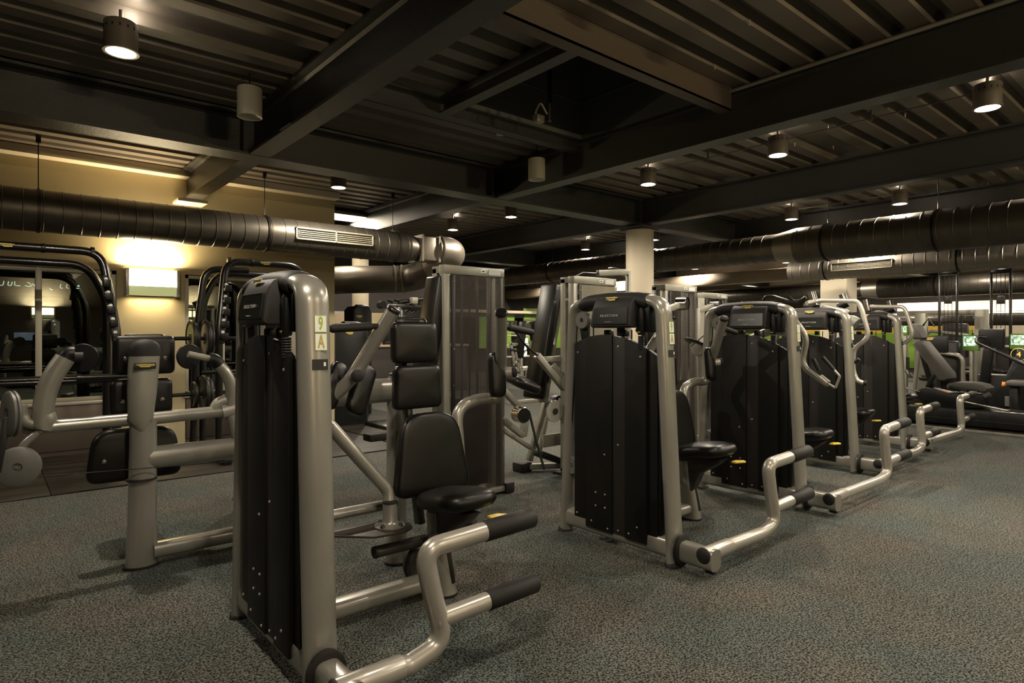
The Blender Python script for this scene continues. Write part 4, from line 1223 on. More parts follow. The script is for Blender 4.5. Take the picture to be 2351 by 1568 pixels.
# pads turned to the windows
def p0(name, px, py, wpx, hpx, Y, r, th=.07, wt=None, tilt=0.0):
    c = at(px, py, Y=Y); d = c.y*CT + c.x*ST
    w_, h_ = wpx*d/FPX/.97, hpx*d/FPX
    c = L0(c)
    o = link(name, cushion(BM(), [V((p.x, p.y)) for p in round_rect(w_, h_, r, wt and wt*w_, 8)], th, T(c.x, c.y, c.z, rx=tilt), .022, .008), 'leather', m0)
    bolts('pad_bolt', 'chrome', o, [V((c.x + q*w_*.32, c.y + th/2 + .002, c.z - h_*.08)) for q in (-1, 1)], (0, 1, 0), .009, .007)
    return o
p0('head_pad', 331, 815, 120, 88, 4.08, .035)
p0('upper_back_pad', 325, 911, 120, 84, 4.06, .04)
p0('backrest', 310, 1040, 186, 118, 4.02, [.06, .1, .1, .06], wt=.85)
link('pad_hoop', tube(BM(), [a0(283, 775, 4.08), a0(290, 768, 4.08), a0(372, 768, 4.08), a0(380, 775, 4.08)], .005, .02, seg=8), 'steel_rod', m0)
link('pad_upright', bar(BM(), a0(330, 1080, 4.0), a0(331, 800, 4.0), .07, .05, .006, up=(0, 1, 0)), 'black_metal', m0)
link('seat', cushion(BM(), round_rect(.30, .36, .1, None, 8), .08, T(L0((.66, 4.32, 0)).x, L0((.66, 4.32, 0)).y, .47, rx=-PI/2), .03, .01), 'leather', m0)

# ================================================================== SQUAT RACKS, BARS AND PLATES BY THE WINDOWS
def pt(px, py, Y): return at(px, py, Y=Y)
def rack(label, X, w_, d_, hooks_s, slope, Yf=6.62):
    """X: x of the visible upright; w_: width of the rack along x (signed); slope: the front tube leans back at the top"""
    t = thing('squat_rack', label, 'squat rack', (X, Yf, 0))
    s = 1 if w_ > 0 else -1
    tz = 2.02
    for k, xx in enumerate((0, w_)):
        pa = fillet([(xx, 0, 0.06), (xx, 0, 1.15), (xx - s*(.10 if k == 0 else -.10)*0, .0, 1.30), (xx + s*.0 + (s*.10 if k == 0 else -s*.10), .14, tz), (w_/2, .14, tz)], [0, .1, .1, .16, 0], 7)
        link('upright', sweep(BM(), pa, .036, seg=18), 'black_metal', t)
        link('rear_upright', sweep(BM(), fillet([(xx, .62, .06), (xx, .62, 1.62), (xx + (s*.16 if k == 0 else -s*.16), .62, 1.94), (w_/2, .62, 1.94)], .15, 7), .036, seg=18), 'black_metal', t)
        link('base_rail', box(BM(), (xx - .04, -.30, .015), (xx + .04, .80, .075), .008), 'black_metal', t)
        link('side_rail', box(BM(), (xx - .025, .0, .42), (xx + .025, .62, .48), .006), 'black_metal', t)
        hk = link('hook_plate', bar(BM(), (xx - s*.0 + (s*.012 if k == 0 else -s*.012), -.045, 1.18), (xx + (s*.085 if k == 0 else -s*.085), .075, 1.80), .05, .035, .004, up=(0, 1, 0)), 'black_metal', t)
        for q in range(5):
            f = (q + .5)/5; c = V((xx + (s*.012 if k == 0 else -s*.012), -.045, 1.20)).lerp(V((xx + (s*.085 if k == 0 else -s*.085), .075, 1.80)), f)
            bm = BM(); box(bm, (c.x - .03, c.y - .10, c.z - .045), (c.x + .03, c.y - .02, c.z - .005), .008); box(bm, (c.x - .03, c.y - .11, c.z - .045), (c.x + .03, c.y - .09, c.z + .02), .005)
            link('bar_hook', bm, 'plastic_black', hk)
            link('hook_bolt', lathe(BM(), [(.016, 0), (.014, .004), (.001, .005)], (c.x, c.y - .024, c.z + .03), (0, -1, 0), 14), 'sticker_white', hk)
        link('label_plate', box(BM(), (xx - .016, -.0395, .955), (xx + .016, -.037, .995)), 'sticker_gold', t)
    link('spotter_bar', tube(BM(), [(-.02, .02, .86), (w_ + .02, .02, .86)], .022, seg=14), 'black_metal', t)
    link('spotter_bar', tube(BM(), [(-.02, .60, .86), (w_ + .02, .60, .86)], .022, seg=14), 'black_metal', t)
    logo(t, (w_*.5, .10, tz), '-y', 1.2)
    for xx in (w_*.35, w_*.12): link('bar_clamp', lathe(BM(), [(.036, 0), (.041, .004), (.041, .03), (.036, .034)], (xx, .14, tz), (1, 0, 0), 18), 'plastic_black', t)
    return t
r1 = rack('black squat rack at the left picture edge, in front of the left window', at(268, 900, Y=6.62).x, -1.55, 1, 1, 1)
r2 = rack('black squat rack right of the wall sconce, half hidden by the nearest machine tower', at(503, 900, Y=6.62).x, 0.98, 1, 1, 1)
def barbell(x0, x1, y, z, label, r=.014):
    t = thing('barbell', label, 'barbell', ((x0+x1)/2, y, z))
    h = (x1-x0)/2
    link('bar_shaft', tube(BM(), [(-h, 0, 0), (h, 0, 0)], r, seg=12), 'black_metal', t)
    for s in (-1, 1):
        link('sleeve', tube(BM(), [(s*(h - .38), 0, 0), (s*h, 0, 0)], .025, seg=14), 'black_metal', t)
        link('bar_collar', lathe(BM(), [(.035, 0), (.035, .03)], (s*(h - .40), 0, 0), (1, 0, 0), 16), 'black_metal', t)
pA = at(300, 863, Y=6.5)
barbell(pA.x - 2.2, pA.x, 6.50, pA.z, 'long barbell lying across the left squat rack')
def plate(p, ax, r, th, label, mm='plate_iron', face=None, grp='iron weight plates by the windows'):
    t = thing('weight_plate', label, 'weight plate', p, group=grp)
    link('disc', lathe(BM(), [(.026, -th/2), (r*.28, -th/2), (r*.30, -th*.32), (r*.82, -th*.32), (r*.86, -th/2), (r*.97, -th/2), (r, -th*.3), (r, th*.3), (r*.97, th/2), (r*.86, th/2), (r*.82, th*.32), (r*.30, th*.32), (r*.28, th/2), (.026, th/2)], (0, 0, 0), ax, 36, cap=False), mm, t)
    if face:
        link('face_ring', lathe(BM(), [(r*.34, -th*.34), (r*.78, -th*.34)], (0, 0, 0), ax, 36, cap=False), face, t)
# plate tree beside the right hand rack
pc = at(440, 777, Y=6.95)
t = thing('plate_tree', 'black plate storage frame with three pegs, left of the right hand squat rack', 'plate rack', (pc.x, 6.95, 0))
tx = .12
link('frame_tube', sweep(BM(), fillet([(tx - .1, .05, .05), (tx - .06, .05, 1.3), (tx + .02, .05, 1.95), (tx + .45, .05, 1.96)], .14, 7), .034, seg=16), 'black_metal', t)
link('frame_tube', sweep(BM(), fillet([(tx + .06, .3, .05), (tx + .06, .3, 1.45), (tx - .02, .3, 1.62)], .1, 7), .034, seg=16), 'black_metal', t)
link('frame_foot', box(BM(), (tx - .14, -.25, .014), (tx + .12, .55, .07), .008), 'black_metal', t)
zz = [pc.z, at(440, 905, Y=6.95).z]
for z in zz:
    link('peg', tube(BM(), [(tx - .3, 0, z), (tx + .35, 0, z)], .020, seg=14), 'black_metal', t)
for (px, py, r, th, lab, fc) in ((439, 778, .19, .03, 'round plate with a pale green face on the upper peg', 'plate_green'), (448, 778, .16, .03, 'smaller plate pressed behind the green faced one', None), (472, 778, .19, .03, 'plate with a pale face nearer the rack on the upper peg', 'silver_grey'), (480, 778, .17, .03, 'dark plate behind the pale faced one on the upper peg', None), (468, 906, .19, .035, 'dark plate on the lower peg nearest the rack', None), (478, 906, .17, .03, 'smaller dark plate on the lower peg beside the rack', None), (446, 900, .13, .03, 'small dark plate on the lower peg farthest from the rack', None)):
    p = at(px, py, Y=6.95); p.z = min(zz, key=lambda q: abs(q - p.z))
    plate(p, (1, 0, 0), r, th, lab, 'plate_iron', fc)

# ================================================================== MESH-FRONTED WEIGHT TOWERS
def mesh_tower(x, y, label, mm='mesh_dark', grp='mesh fronted weight towers', w_=.57, h_=1.79):
    t = thing('weight_stack_tower', label, 'weight machine', (x, y, 0), group=grp)
    D_ = .11
    link('front_post', box(BM(), (0, 0, .03), (.055, .07, h_ - .065), .004), 'silver_grey', t)
    link('front_post', box(BM(), (w_ - .035, .01, .03), (w_, .07, h_ - .065), .004), 'silver_grey', t)
    link('rear_post', box(BM(), (0.0, D_, .03), (.055, D_ + .06, h_ - .02), .004), 'silver_grey', t)
    link('rear_post', box(BM(), (w_ - .05, D_, .03), (w_, D_ + .06, h_ - .02), .004), 'silver_grey', t)
    hd = link('header', box(BM(), (0, -.004, h_ - .068), (w_, .075, h_), .004), 'silver_grey', t)
    lb = link('rating_label', box(BM(), (w_*.58, -.0065, h_ - .043), (w_*.67, -.0035, h_ - .020)), 'sticker_white', hd)
    link('label_print', box(BM(), (w_*.60, -.0075, h_ - .036), (w_*.65, -.006, h_ - .027)), 'ink', lb)
    link('notice_label', box(BM(), (w_*.72, -.0065, h_ - .055), (w_*.93, -.0035, h_ - .014)), 'print_grey', hd)
    link('top_plate', box(BM(), (0, .07, h_ - .06), (.055, D_ + .06, h_ - .005), .003), 'silver_grey', t)
    link('top_plate', box(BM(), (w_ - .05, .07, h_ - .06), (w_, D_ + .06, h_ - .005), .003), 'silver_grey', t)
    link('mesh_panel', box(BM(), (.085, -.012, .07), (w_ - .002, -.008, h_ - .075)), mm, t)
    link('mesh_frame', box(BM(), (.055, -.014, .06), (.088, -.002, h_ - .072), .002), 'plastic_black', t)
    s_ = link('weight_stack', box(BM(), (.16, .03, .10), (w_ - .14, .15, .78), .003), 'plate_iron', t)
    bm = BM()
    for k in range(1, 14): box(bm, (.155, .026, .10 + k*.05 - .003), (w_ - .135, .154, .10 + k*.05 + .003))
    link('stack_gaps', bm, 'ink', s_)
    for xx in (.22, w_ - .20): link('guide_rod', tube(BM(), [(xx, .09, .06), (xx, .09, h_ - .07)], .010, seg=10), 'steel_rod', t)
    link('lift_cable', tube(BM(), [(w_/2 + .01, .09, .78), (w_/2 + .01, .09, h_ - .12)], .005, seg=8), 'ink', t)
    link('top_pulley', disc(BM(), (w_/2 + .01, .09, h_ - .13), (1, 0, 0), .055, .03), 'plastic_black', t)
    link('base_plate', box(BM(), (.0, -.01, .02), (w_ + .04, D_ + .06, .065), .006), 'silver_grey', t)
    link('rubber_foot', box(BM(), (w_ + .0, -.03, 0), (w_ + .09, .07, .085), .012), 'rubber', t)
    link('rubber_foot', box(BM(), (-.02, .1, 0), (.06, .25, .02), .004), 'rubber', t)
    bolts('frame_rivet', 'chrome', t, [(.074, -.015, z) for z in (.35, .62, .89, 1.16, 1.43, 1.66)], (0, -1, 0), .006, .004)
    return t
T1 = mesh_tower(2.585, 3.84, 'tall weight tower with dark mesh front behind the nearest chest machine')
T2 = mesh_tower(3.97, 3.86, 'tall weight tower with pale mesh front left of the second arch machine', 'mesh_light')
T3 = mesh_tower(5.36, 3.90, 'weight tower rising behind the second arch machine, chrome roller beside it')
T4 = mesh_tower(6.82, 4.40, 'farthest mesh weight tower, lime tinted header, between second and third arches')

def incline(t, Xs, Y, full=True, name=None):
    """tilted bench frame standing left of a mesh tower; drawn from points in the plane of the frame"""
    lo = V(t.location)
    q = lambda px, py, yy=Y: at(px, py, Y=yy) - lo
    return q
# bench and lever frame left of the second mesh tower
tb = thing('leaning_bench', 'tall leaning black bench with silver frame left of the pale mesh tower', 'exercise bench', (3.80, 4.28, 0))
q = lambda px, py, yy=4.28: at(px, py, Y=yy) - V(tb.location)
a, b = q(1266, 655), q(1224, 915)
def slab(name, a, b, w_, th, parent, m='leather', bev=.02, off=0):
    return link(name, bar(BM(), a, b, th, w_, bev, up=(0, 1, 0)), m, parent)
slab('back_pad', a, b, .22, .085, tb)
slab('pad_frame', q(1284, 655, 4.36), q(1243, 925, 4.36), .05, .045, tb, 'silver_grey', .004)
slab('pad_frame', q(1292, 655, 4.2), q(1252, 925, 4.2), .04, .03, tb, 'silver_grey', .004)
link('gas_strut', sweep(BM(), [q(1283, 735, 4.2), q(1271, 792, 4.2)], .022, seg=16), 'silver_light', tb)
link('strut_rod', sweep(BM(), [q(1285, 725, 4.2), q(1268, 815, 4.2)], .008, seg=10), 'steel_rod', tb)
link('seat', cushion(BM(), round_rect(.30, .34, .10, None, 8), .09, T(*q(1196, 878, 4.15), rx=-PI/2 + .25, ry=.35), .035, .012), 'leather', tb)
link('lever_arm', bar(BM(), q(1232, 815, 4.0), q(1306, 905, 4.0), .055, .055, .005), 'silver_grey', tb)
link('cross_bar', bar(BM(), q(1250, 825, 4.05), q(1300, 822, 4.05), .05, .05, .005), 'silver_grey', tb)
link('cross_bar', bar(BM(), q(1270, 838, 4.05), q(1310, 905, 4.05), .04, .05, .005), 'silver_grey', tb)
link('pull_handle', sweep(BM(), fillet([q(1183, 760, 4.0), q(1205, 792, 4.0), q(1232, 815, 4.0)], .06), .011, seg=10), 'black_metal', tb)
link('roller', lathe(BM(), [(.001, -.05), (.062, -.05), (.068, -.045), (.068, .05), (.001, .055)], q(1196, 952, 3.95), (.15, 1, 0), 30), 'chrome', tb)
link('roller_face', lathe(BM(), [(.001, -.054), (.060, -.053), (.062, -.048)], q(1196, 952, 3.95), (.15, 1, 0), 30), 'plastic_black', tb)
link('cam_disc', lathe(BM(), [(.025, -.008), (.098, -.008), (.10, 0), (.098, .008), (.025, .008)], q(1273, 944, 3.98), (0, 1, 0), 36, cap=False), 'silver_light', tb)
link('cam_hub', lathe(BM(), [(.001, -.02), (.027, -.02), (.027, .02)], q(1273, 944, 3.98), (0, 1, 0), 20), 'ink', tb)
link('cam_bracket', prism(BM(), [(q(1236, 908).x, q(1236, 908).z), (q(1262, 922).x, q(1262, 922).z), (q(1262, 968).x, q(1262, 968).z), (q(1230, 935).x, q(1230, 935).z)], -.28, -.27, 'xz', .002), 'silver_light', tb)
link('weight_disc', lathe(BM(), [(.001, -.03), (.115, -.03), (.12, .0), (.115, .03), (.001, .03)], q(1281, 935, 4.2), (0, 1, 0), 32), 'plastic_black', tb)
link('rear_leg', bar(BM(), q(1252, 925, 4.3), q(1215, 1058, 4.3), .05, .05, .005), 'silver_grey', tb)
link('rear_leg', bar(BM(), q(1262, 925, 4.45), q(1236, 1050, 4.5), .035, .035, .005), 'silver_grey', tb)
link('fore_beam', bar(BM(), q(1150, 890, 4.1), q(1206, 950, 4.1), .06, .045, .005), 'silver_grey', tb)
link('fore_beam', bar(BM(), q(1152, 962, 4.1), q(1200, 1000, 4.1), .06, .05, .005), 'silver_grey', tb)
link('fore_beam', bar(BM(), q(1152, 985, 4.1), q(1218, 1028, 4.1), .05, .035, .005), 'silver_grey', tb)
link('fore_upright', bar(BM(), q(1200, 1002, 4.1), q(1208, 955, 4.1), .05, .06, .005), 'silver_grey', tb)
fo = q(1200, 1062, 4.35)
link('floor_rail', bar(BM(), (fo.x, .05, .045), (fo.x + .62, -.30, .045), .06, .05, .005), 'silver_grey', tb)
link('rubber_foot', box(BM(), (fo.x - .07, -.0, .0), (fo.x + .06, .14, .085), .012), 'rubber', tb)
link('rubber_foot', box(BM(), (fo.x + .60, -.40, .0), (fo.x + .72, -.25, .085), .012), 'rubber', tb)
link('pedal', bar(BM(), q(1234, 1040, 4.1), q(1284, 1058, 4.1), .12, .055, .01), 'plastic_black', tb)
link('end_plate', box(BM(), *[tuple(v) for v in (V(q(1248, 1028, 4.15)) , V(q(1300, 992, 4.15)) + V((0, .02, 0)))], .002), 'silver_grey', tb)
link('safety_strap', sweep(BM(), [q(1216, 950, 4.0), q(1228, 1000, 4.0), q(1240, 1045, 4.0), q(1250, 1078, 3.98)], .014, .006, seg=8), 'ink', tb)
# the same kind of bench left of the first mesh tower (mostly hidden)
tb2 = thing('leaning_bench', 'leaning black bench left of the dark mesh tower, mostly hidden by the pads', 'exercise bench', (2.35, 4.20, 0))
q = lambda px, py, yy=4.20: at(px, py, Y=yy) - V(tb2.location)
slab('back_pad', q(1006, 636, 3.98), q(965, 900, 3.98), .20, .10, tb2)
slab('pad_frame', q(1018, 650, 4.26), q(980, 925, 4.26), .05, .04, tb2, 'silver_grey', .004)
link('gas_strut', sweep(BM(), [q(1020, 735, 4.15), q(1012, 795, 4.15)], .022, seg=16), 'silver_light', tb2)
link('cross_bar', bar(BM(), q(1010, 826, 4.0), q(1030, 824, 4.0), .05, .05, .005), 'silver_grey', tb2)
link('lever_arm', bar(BM(), q(1018, 905, 3.95), q(1048, 945, 3.95), .055, .055, .005), 'silver_grey', tb2)
link('front_leg', bar(BM(), q(897, 930, 4.25), q(905, 1060, 4.25), .05, .05, .005), 'silver_grey', tb2)
link('foot_rest', box(BM(), *[tuple(v) for v in (q(850, 1016, 4.2), q(912, 992, 4.2) + V((0, .12, 0)))], .008), 'rubber', tb2)
link('floor_rail', bar(BM(), (q(905, 1060).x, .05, .045), (.10, .0, .045), .06, .05, .005), 'silver_grey', tb2)
# chrome rollers beside the far towers
for (nm, lab, px, py, yy, x2, y2) in (('roller_machine', 'chrome roller arm machine beside the third mesh tower', 1566, 697, 3.75, 1528, 712), ('roller_machine', 'smaller chrome roller arm machine beside the farthest mesh tower', 1643, 699, 4.25, 1602, 714)):
    c = at(px, py, Y=yy); t = thing(nm, lab, 'exercise machine', (c.x, c.y, 0), group='chrome roller machines')
    lo = V(t.location); e = at(x2, y2, Y=yy + .05) - lo
    link('roller', lathe(BM(), [(.062, -.06), (.068, -.055), (.068, .05), (.001, .055)], (0, 0, c.z), (-.25, 1, 0), 30, cap=False), 'chrome', t)
    link('roller_face', lathe(BM(), [(.001, -.05), (.062, -.05)], (0, 0, c.z), (-.25, 1, 0), 30), 'ink', t)
    link('roller_arm', bar(BM(), e, V((0, 0, c.z)), .06, .06, .005), 'silver_grey', t)
    link('support_post', bar(BM(), (e.x, e.y, .05), (e.x, e.y, e.z + .03), .06, .06, .005), 'silver_grey', t)
    link('base_rail', box(BM(), (e.x - .2, e.y - .05, 0), (.3, e.y + .05, .06), .006), 'silver_grey', t)
# tilted cam and cup between second and third arches
c = at(1605, 790, Y=3.2)
t = thing('cam_machine', 'silver cup and black belt cam behind the second chest machine', 'exercise machine', (c.x, c.y, 0))
link('belt_cam', lathe(BM(), [(.001, -.012), (.13, -.012), (.14, -.004), (.135, 0), (.14, .004), (.13, .012), (.001, .012)], (0, 0, c.z + .0), (.35, -.25, 1), 36), 'plastic_black', t)
link('cup', lathe(BM(), [(.02, -.11), (.05, -.09), (.075, -.04), (.08, -.012)], (.02, 0, c.z), (.35, -.25, 1), 30), 'silver_light', t)
link('support_post', sweep(BM(), [(.06, .0, 0), (.03, .0, c.z - .08)], .03, seg=14), 'silver', t)
link('base_foot', lathe(BM(), [(.12, 0), (.12, .02), (.04, .04)], (.06, 0, 0)), 'silver', t)
link('belt', sweep(BM(), [(-.13, 0, c.z - .02), at(1640, 750, Y=3.0) - V(t.location)], .005, seg=6), 'ink', t)
# overhead arms above the pale mesh tower
c = at(1440, 640, Y=4.3)
t = thing('pulldown_frame', 'silver pulldown frame with black handle against the cream column', 'exercise machine', (c.x, c.y, 0))
lo = V(t.location); q = lambda px, py, yy=4.3: at(px, py, Y=yy) - lo
link('upright', bar(BM(), (0, 0, .02), q(1443, 622), .05, .05, .004), 'silver_grey', t)
link('top_arm', bar(BM(), q(1372, 627), q(1446, 624), .045, .06, .004), 'silver_grey', t)
link('top_handle', sweep(BM(), fillet([q(1395, 618), q(1408, 616), q(1446, 628)], .05), .017, seg=10), 'black_metal', t)
link('cable', sweep(BM(), [q(1310, 640), q(1338, 626), q(1375, 628)], .008, seg=8), 'ink', t)
link('base_rail', box(BM(), (-.3, -.04, 0), (.05, .04, .05), .005), 'silver_grey', t)

# ================================================================== BEYOND THE CORNER: LEFT BACKGROUND
def crate(name, label, cat, x, y, parts, rotz=0, group=None):
    t = thing(name, label, cat, (x, y, 0), rotz, group)
    for nm, bm, m in parts: link(nm, bm, m, t)
    return t
def black_tower(px0, px1, py0, Y, label, lg):
    a, b = at(px0, py0, Y=Y), at(px1, py0, Y=Y)
    w_ = b.x - a.x; h_ = a.z
    t = thing('black_weight_tower', label, 'exercise machine', (a.x, a.y, 0), group='black weight towers')
    link('cover', prism(BM(), [(0, 0), (0, h_ - .06), (.06, h_), (w_ - .08, h_), (w_, h_ - .1), (w_, 0)], 0, .35, 'xz', .02), 'plastic_black', t)
    link('side_arch', sweep(BM(), fillet([(w_ + .02, .15, 0), (w_ + .02, .15, h_ - .02), (w_*.4, .15, h_ - .02)], .15), .05, .09, seg=16), 'plastic_black', t)
    logo(t, (w_*lg, -.01, h_*.905), '-y', 1.25)
    return t
black_tower(812, 852, 702, 8.9, 'tall black weight tower with rounded top standing by the thin cream column', .30)
black_tower(768, 843, 742, 8.0, 'lower black weight tower behind the left grip of the chest machine', .45)
# handlebar machine silhouettes
c = at(905, 715, Y=7.6)
t = thing('pull_up_machine', 'black machine with ball grips and handlebars behind the head pad', 'exercise machine', (c.x, c.y, 0))
lo = V(t.location); q = lambda px, py, yy=7.6: at(px, py, Y=yy) - lo
link('main_bar', bar(BM(), q(868, 701), q(985, 708), .09, .07, .01), 'black_metal', t)
link('upper_bar', sweep(BM(), [q(915, 694), q(990, 684)], .03, seg=12), 'black_metal', t)
for (x, y) in ((897, 689), (912, 688)):
    link('ball_grip', sweep(BM(), fillet([q(x + 4, 704), q(x + 3, y), q(x - 4, y + 2)], .04), .016, seg=10), 'black_metal', t)
    link('grip_ball', lathe(BM(), [(.001, -.028), (.02, -.02), (.028, 0), (.02, .02), (.001, .028)], q(x - 3, y + 1), (0, 0, 1), 14), 'plastic_black', t)
for x in (944, 963): link('stub', sweep(BM(), [q(x, 700), q(x, 683)], .026, seg=12), 'black_metal', t)
link('counter_block', box(BM(), *[tuple(v) for v in (q(947, 697, 7.5), q(960, 683, 7.5) + V((0, .08, 0)))], .004), 'silver_grey', t)
for x in (914, 922): link('upright', bar(BM(), q(x, 710), V((q(x, 710).x, 0, .02)), .06, .06, .006), 'black_metal', t)
for (x0, y0, x1, y1) in ((926, 728, 955, 712), (928, 722, 945, 712)): link('brace', sweep(BM(), [q(x0, y0), q(x1, y1)], .02, seg=10), 'black_metal', t)
link('roller', lathe(BM(), [(.05, -.1), (.055, 0), (.05, .1)], q(876, 700), (.3, 1, 0), 18), 'leather', t)
link('base_rail', box(BM(), (-.3, -.3, 0), (.5, .3, .06), .006), 'black_metal', t)
# reception counter with lettering
c = at(900, 800, Y=11.4)
t = thing('reception_counter', 'dark counter with a pale top under white wall lettering', 'counter', (c.x, c.y, 0))
zt2 = at(900, 792, Y=11.2).z
link('counter_body', box(BM(), (-1.0, 0, 0), (1.9, .6, zt2 - .05), .01), 'dark_wall', t)
link('counter_top', box(BM(), (-1.05, -.05, zt2 - .05), (1.95, .65, zt2), .008), 'oak_top', t)
lg_ = [(-.1, .03)]
t = thing('computer_monitor', 'dark monitor seen edge-on upon the counter', 'monitor', (c.x + .02, c.y + .25, zt2))
link('screen', box(BM(), (-.22, -.02, .06), (.16, .02, .40), .008), 'plastic_black', t)
link('stand', box(BM(), (-.08, -.06, 0), (.06, .06, .07), .006), 'plastic_black', t)
bm = BM(); box(bm, (3.6, 12.54, at(900, 800, Y=12.5).z), (6.8, 12.6, at(940, 720, Y=12.5).z))
st(link('wall_panel', bm, 'wall'))
px_ = at(893, 750, Y=12.5)
o = text('wall_lettering', 'F', .19, 'sticker_white', (px_.x, 12.52, px_.z), None, '-y', ext=.01, bold=.006); tag(o, 'big white letter on the wall over the counter, cut off by the head pad', 'wall letter')
pf = at(783, 727, Y=12.4)
t = thing('picture_frame', 'small framed picture on the dark wall by the corner', 'picture', (pf.x, 12.52, pf.z))
link('frame', box(BM(), (-.3, 0, -.22), (.18, .03, .12), .005), 'silver_grey', t); link('picture', box(BM(), (-.26, -.004, -.2), (.14, .0, .07)), 'oak_top', t)

# centre background: mirror-image green wall with lettering, machines
GY = 16.2
def wpanel(name, px0, px1, py0, py1, Y, m, d=.05):
    a, b = at(px0, py1, Y=Y), at(px1, py0, Y=Y)
    bm = BM(); box(bm, (a.x, Y, max(0, a.z)), (b.x, Y + d, b.z))
    return st(link(name, bm, m))
wpanel('wall_panel', 1203, 1300, 711, 800, GY, 'green_wall')
wpanel('wall_panel', 1100, 1181, 726, 800, GY, 'green_wall')
g1 = at(1171, 740, Y=GY); o = text('wall_lettering', 'auch', .32, 'ink', (g1.x, GY - .02, g1.z), None, '-y', ext=.01, bold=.01, mirror=True); tag(o, 'black reversed lettering on the left green panel', 'wall lettering')
g1 = at(1250, 737, Y=GY); o = text('wall_lettering', 'dich', .42, 'ink', (g1.x, GY - .02, g1.z), None, '-y', ext=.01, bold=.01, mirror=True); 
bpy.data.objects.remove(o)
a, b = at(1158, 713, Y=16.0), at(1260, 706, Y=16.0)
bm = BM(); box(bm, (a.x - 3, 16.0, 1.95), (b.x + 1.5, 16.5, 2.04)); st(link('trim_2', bm, 'cream'))
c = at(1222, 790, Y=8.6)
t = thing('press_machine', 'grey padded press machine standing in the aisle beyond the mesh towers', 'exercise machine', (c.x, c.y, 0))
lo = V(t.location); q = lambda px, py, yy=8.6: at(px, py, Y=yy) - lo
link('back_pad', bar(BM(), q(1201, 737), q(1192, 822), .1, .16, .03, up=(0, 1, 0)), 'leather', t)
link('cover', bar(BM(), q(1228, 738), q(1232, 785), .2, .16, .02, up=(0, 1, 0)), 'plastic_black', t)
link('mount_plate', box(BM(), *[tuple(v) for v in (q(1211, 762), q(1224, 742) + V((0, .02, 0)))]), 'disc_grey', t)
for (x0, y0, x1, y1) in ((1205, 735, 1240, 735), (1172, 785, 1182, 840), (1182, 800, 1192, 850), (1217, 782, 1224, 850), (1170, 851, 1225, 848), (1170, 790, 1188, 790), (1238, 735, 1240, 770), (1180, 840, 1205, 805)):
    link('frame_bar', bar(BM(), q(x0, y0), q(x1, y1), .04, .04, .004), 'silver_grey', t)
link('grip', sweep(BM(), [q(1169, 802), q(1196, 808)], .03, seg=10), 'rubber', t)
link('base_rail', box(BM(), (-.6, -.04, 0), (.1, .04, .06), .006), 'silver_grey', t)
c = at(1206, 800, Y=14.0)
t = thing('floor_lamp', 'row of small bright lights glimpsed between the pads far off', 'light', (c.x, c.y, 0))
link('pole', tube(BM(), [(0, .03, 0), (0, .03, 1.6)], .02, seg=10), 'black_metal', t)
for (x, y) in ((1208, 782), (1205, 798), (1206, 812)):
    p = at(x, y, Y=14.0); link('light_tube', tube(BM(), [(p.x - c.x, -.01, p.z - .07), (p.x - c.x, -.01, p.z + .07)], .04, seg=12), 'tube_light', t)
# dumbbell rack far off
c = at(1170, 830, Y=12.5)
t = thing('dumbbell_rack', 'pale rack with shelves against the green wall far off', 'rack', (c.x, c.y, 0))
for z in (.35, .65, .95, 1.2): link('shelf', box(BM(), (-.6, -.2, z), (1.1, .2, z + .035), .004), 'silver_light', t)
for x in (-.6, .25, 1.1): link('upright', box(BM(), (x - .03, -.2, 0), (x + .03, .2, 1.28), .004), 'silver_grey', t)

# ================================================================== RIGHT BACKGROUND
PX = 9.72
t = thing('machine_platform', 'low dark platform edged in metal under the black machines at right', 'platform', (PX, 0, 0))
link('deck_board', box(BM(), (0, -3.5, .004), (1.75, 4.6, .03), .003), 'mat_floor', t)
link('metal_edge', box(BM(), (-.03, -3.5, .0005), (.0, 4.6, .034), .003), 'silver_grey', t)
Xb = 10.15
t = thing('leg_press', 'long black reclining bench machine with silver rails, front of the black machines', 'exercise machine', (Xb, 2.3, 0))
lo = V(t.location); q = lambda px, py, xx=Xb: at(px, py, X=xx) - lo
link('base_case', box(BM(), (-.25, -4.2, .05), (.25, 1.25, .27), .02), 'plastic_black', t)
link('base_trim', box(BM(), (-.256, -4.2, .13), (-.25, 1.25, .14)), 'panel_edge', t)
link('base_foot', box(BM(), (-.24, .9, .03), (.24, 1.1, .055), .004), 'rubber', t)
link('chassis', prism(BM(), [(q(2108, 895).y, q(2108, 895).z), (q(2112, 912).y, q(2112, 912).z), (q(2168, 935).y, q(2168, 935).z), (q(2262, 936).y, q(2262, 936).z), (q(2268, 905).y, q(2268, 905).z), (q(2180, 900).y, q(2180, 900).z), (q(2130, 888).y, q(2130, 888).z)], -.12, .14, 'yz', .01), 'plastic_black', t)
def ycush(name, pts, x0, x1, m='fabric_grey'):
    P = [q(*p) for p in pts]
    return link(name, prism(BM(), [(p.y, p.z) for p in P], x0, x1, 'yz', .03), m, t)
ycush('backrest', [(2105, 790), (2112, 782), (2126, 784), (2186, 858), (2188, 868), (2178, 873), (2166, 872)], -.2, .2)
ycush('headrest', [(2094, 748), (2100, 743), (2112, 746), (2124, 775), (2120, 779), (2104, 779)], -.14, .14)
ycush('seat', [(2182, 884), (2186, 879), (2200, 876), (2245, 878), (2266, 883), (2276, 891), (2274, 898), (2262, 899), (2250, 896), (2195, 894), (2184, 891)], -.2, .2)
link('back_post', bar(BM(), q(2112, 795, Xb + .05), q(2140, 890, Xb + .05), .05, .06, .006), 'black_metal', t)
link('back_post', bar(BM(), q(2148, 855), q(2128, 892), .05, .05, .006), 'black_metal', t)
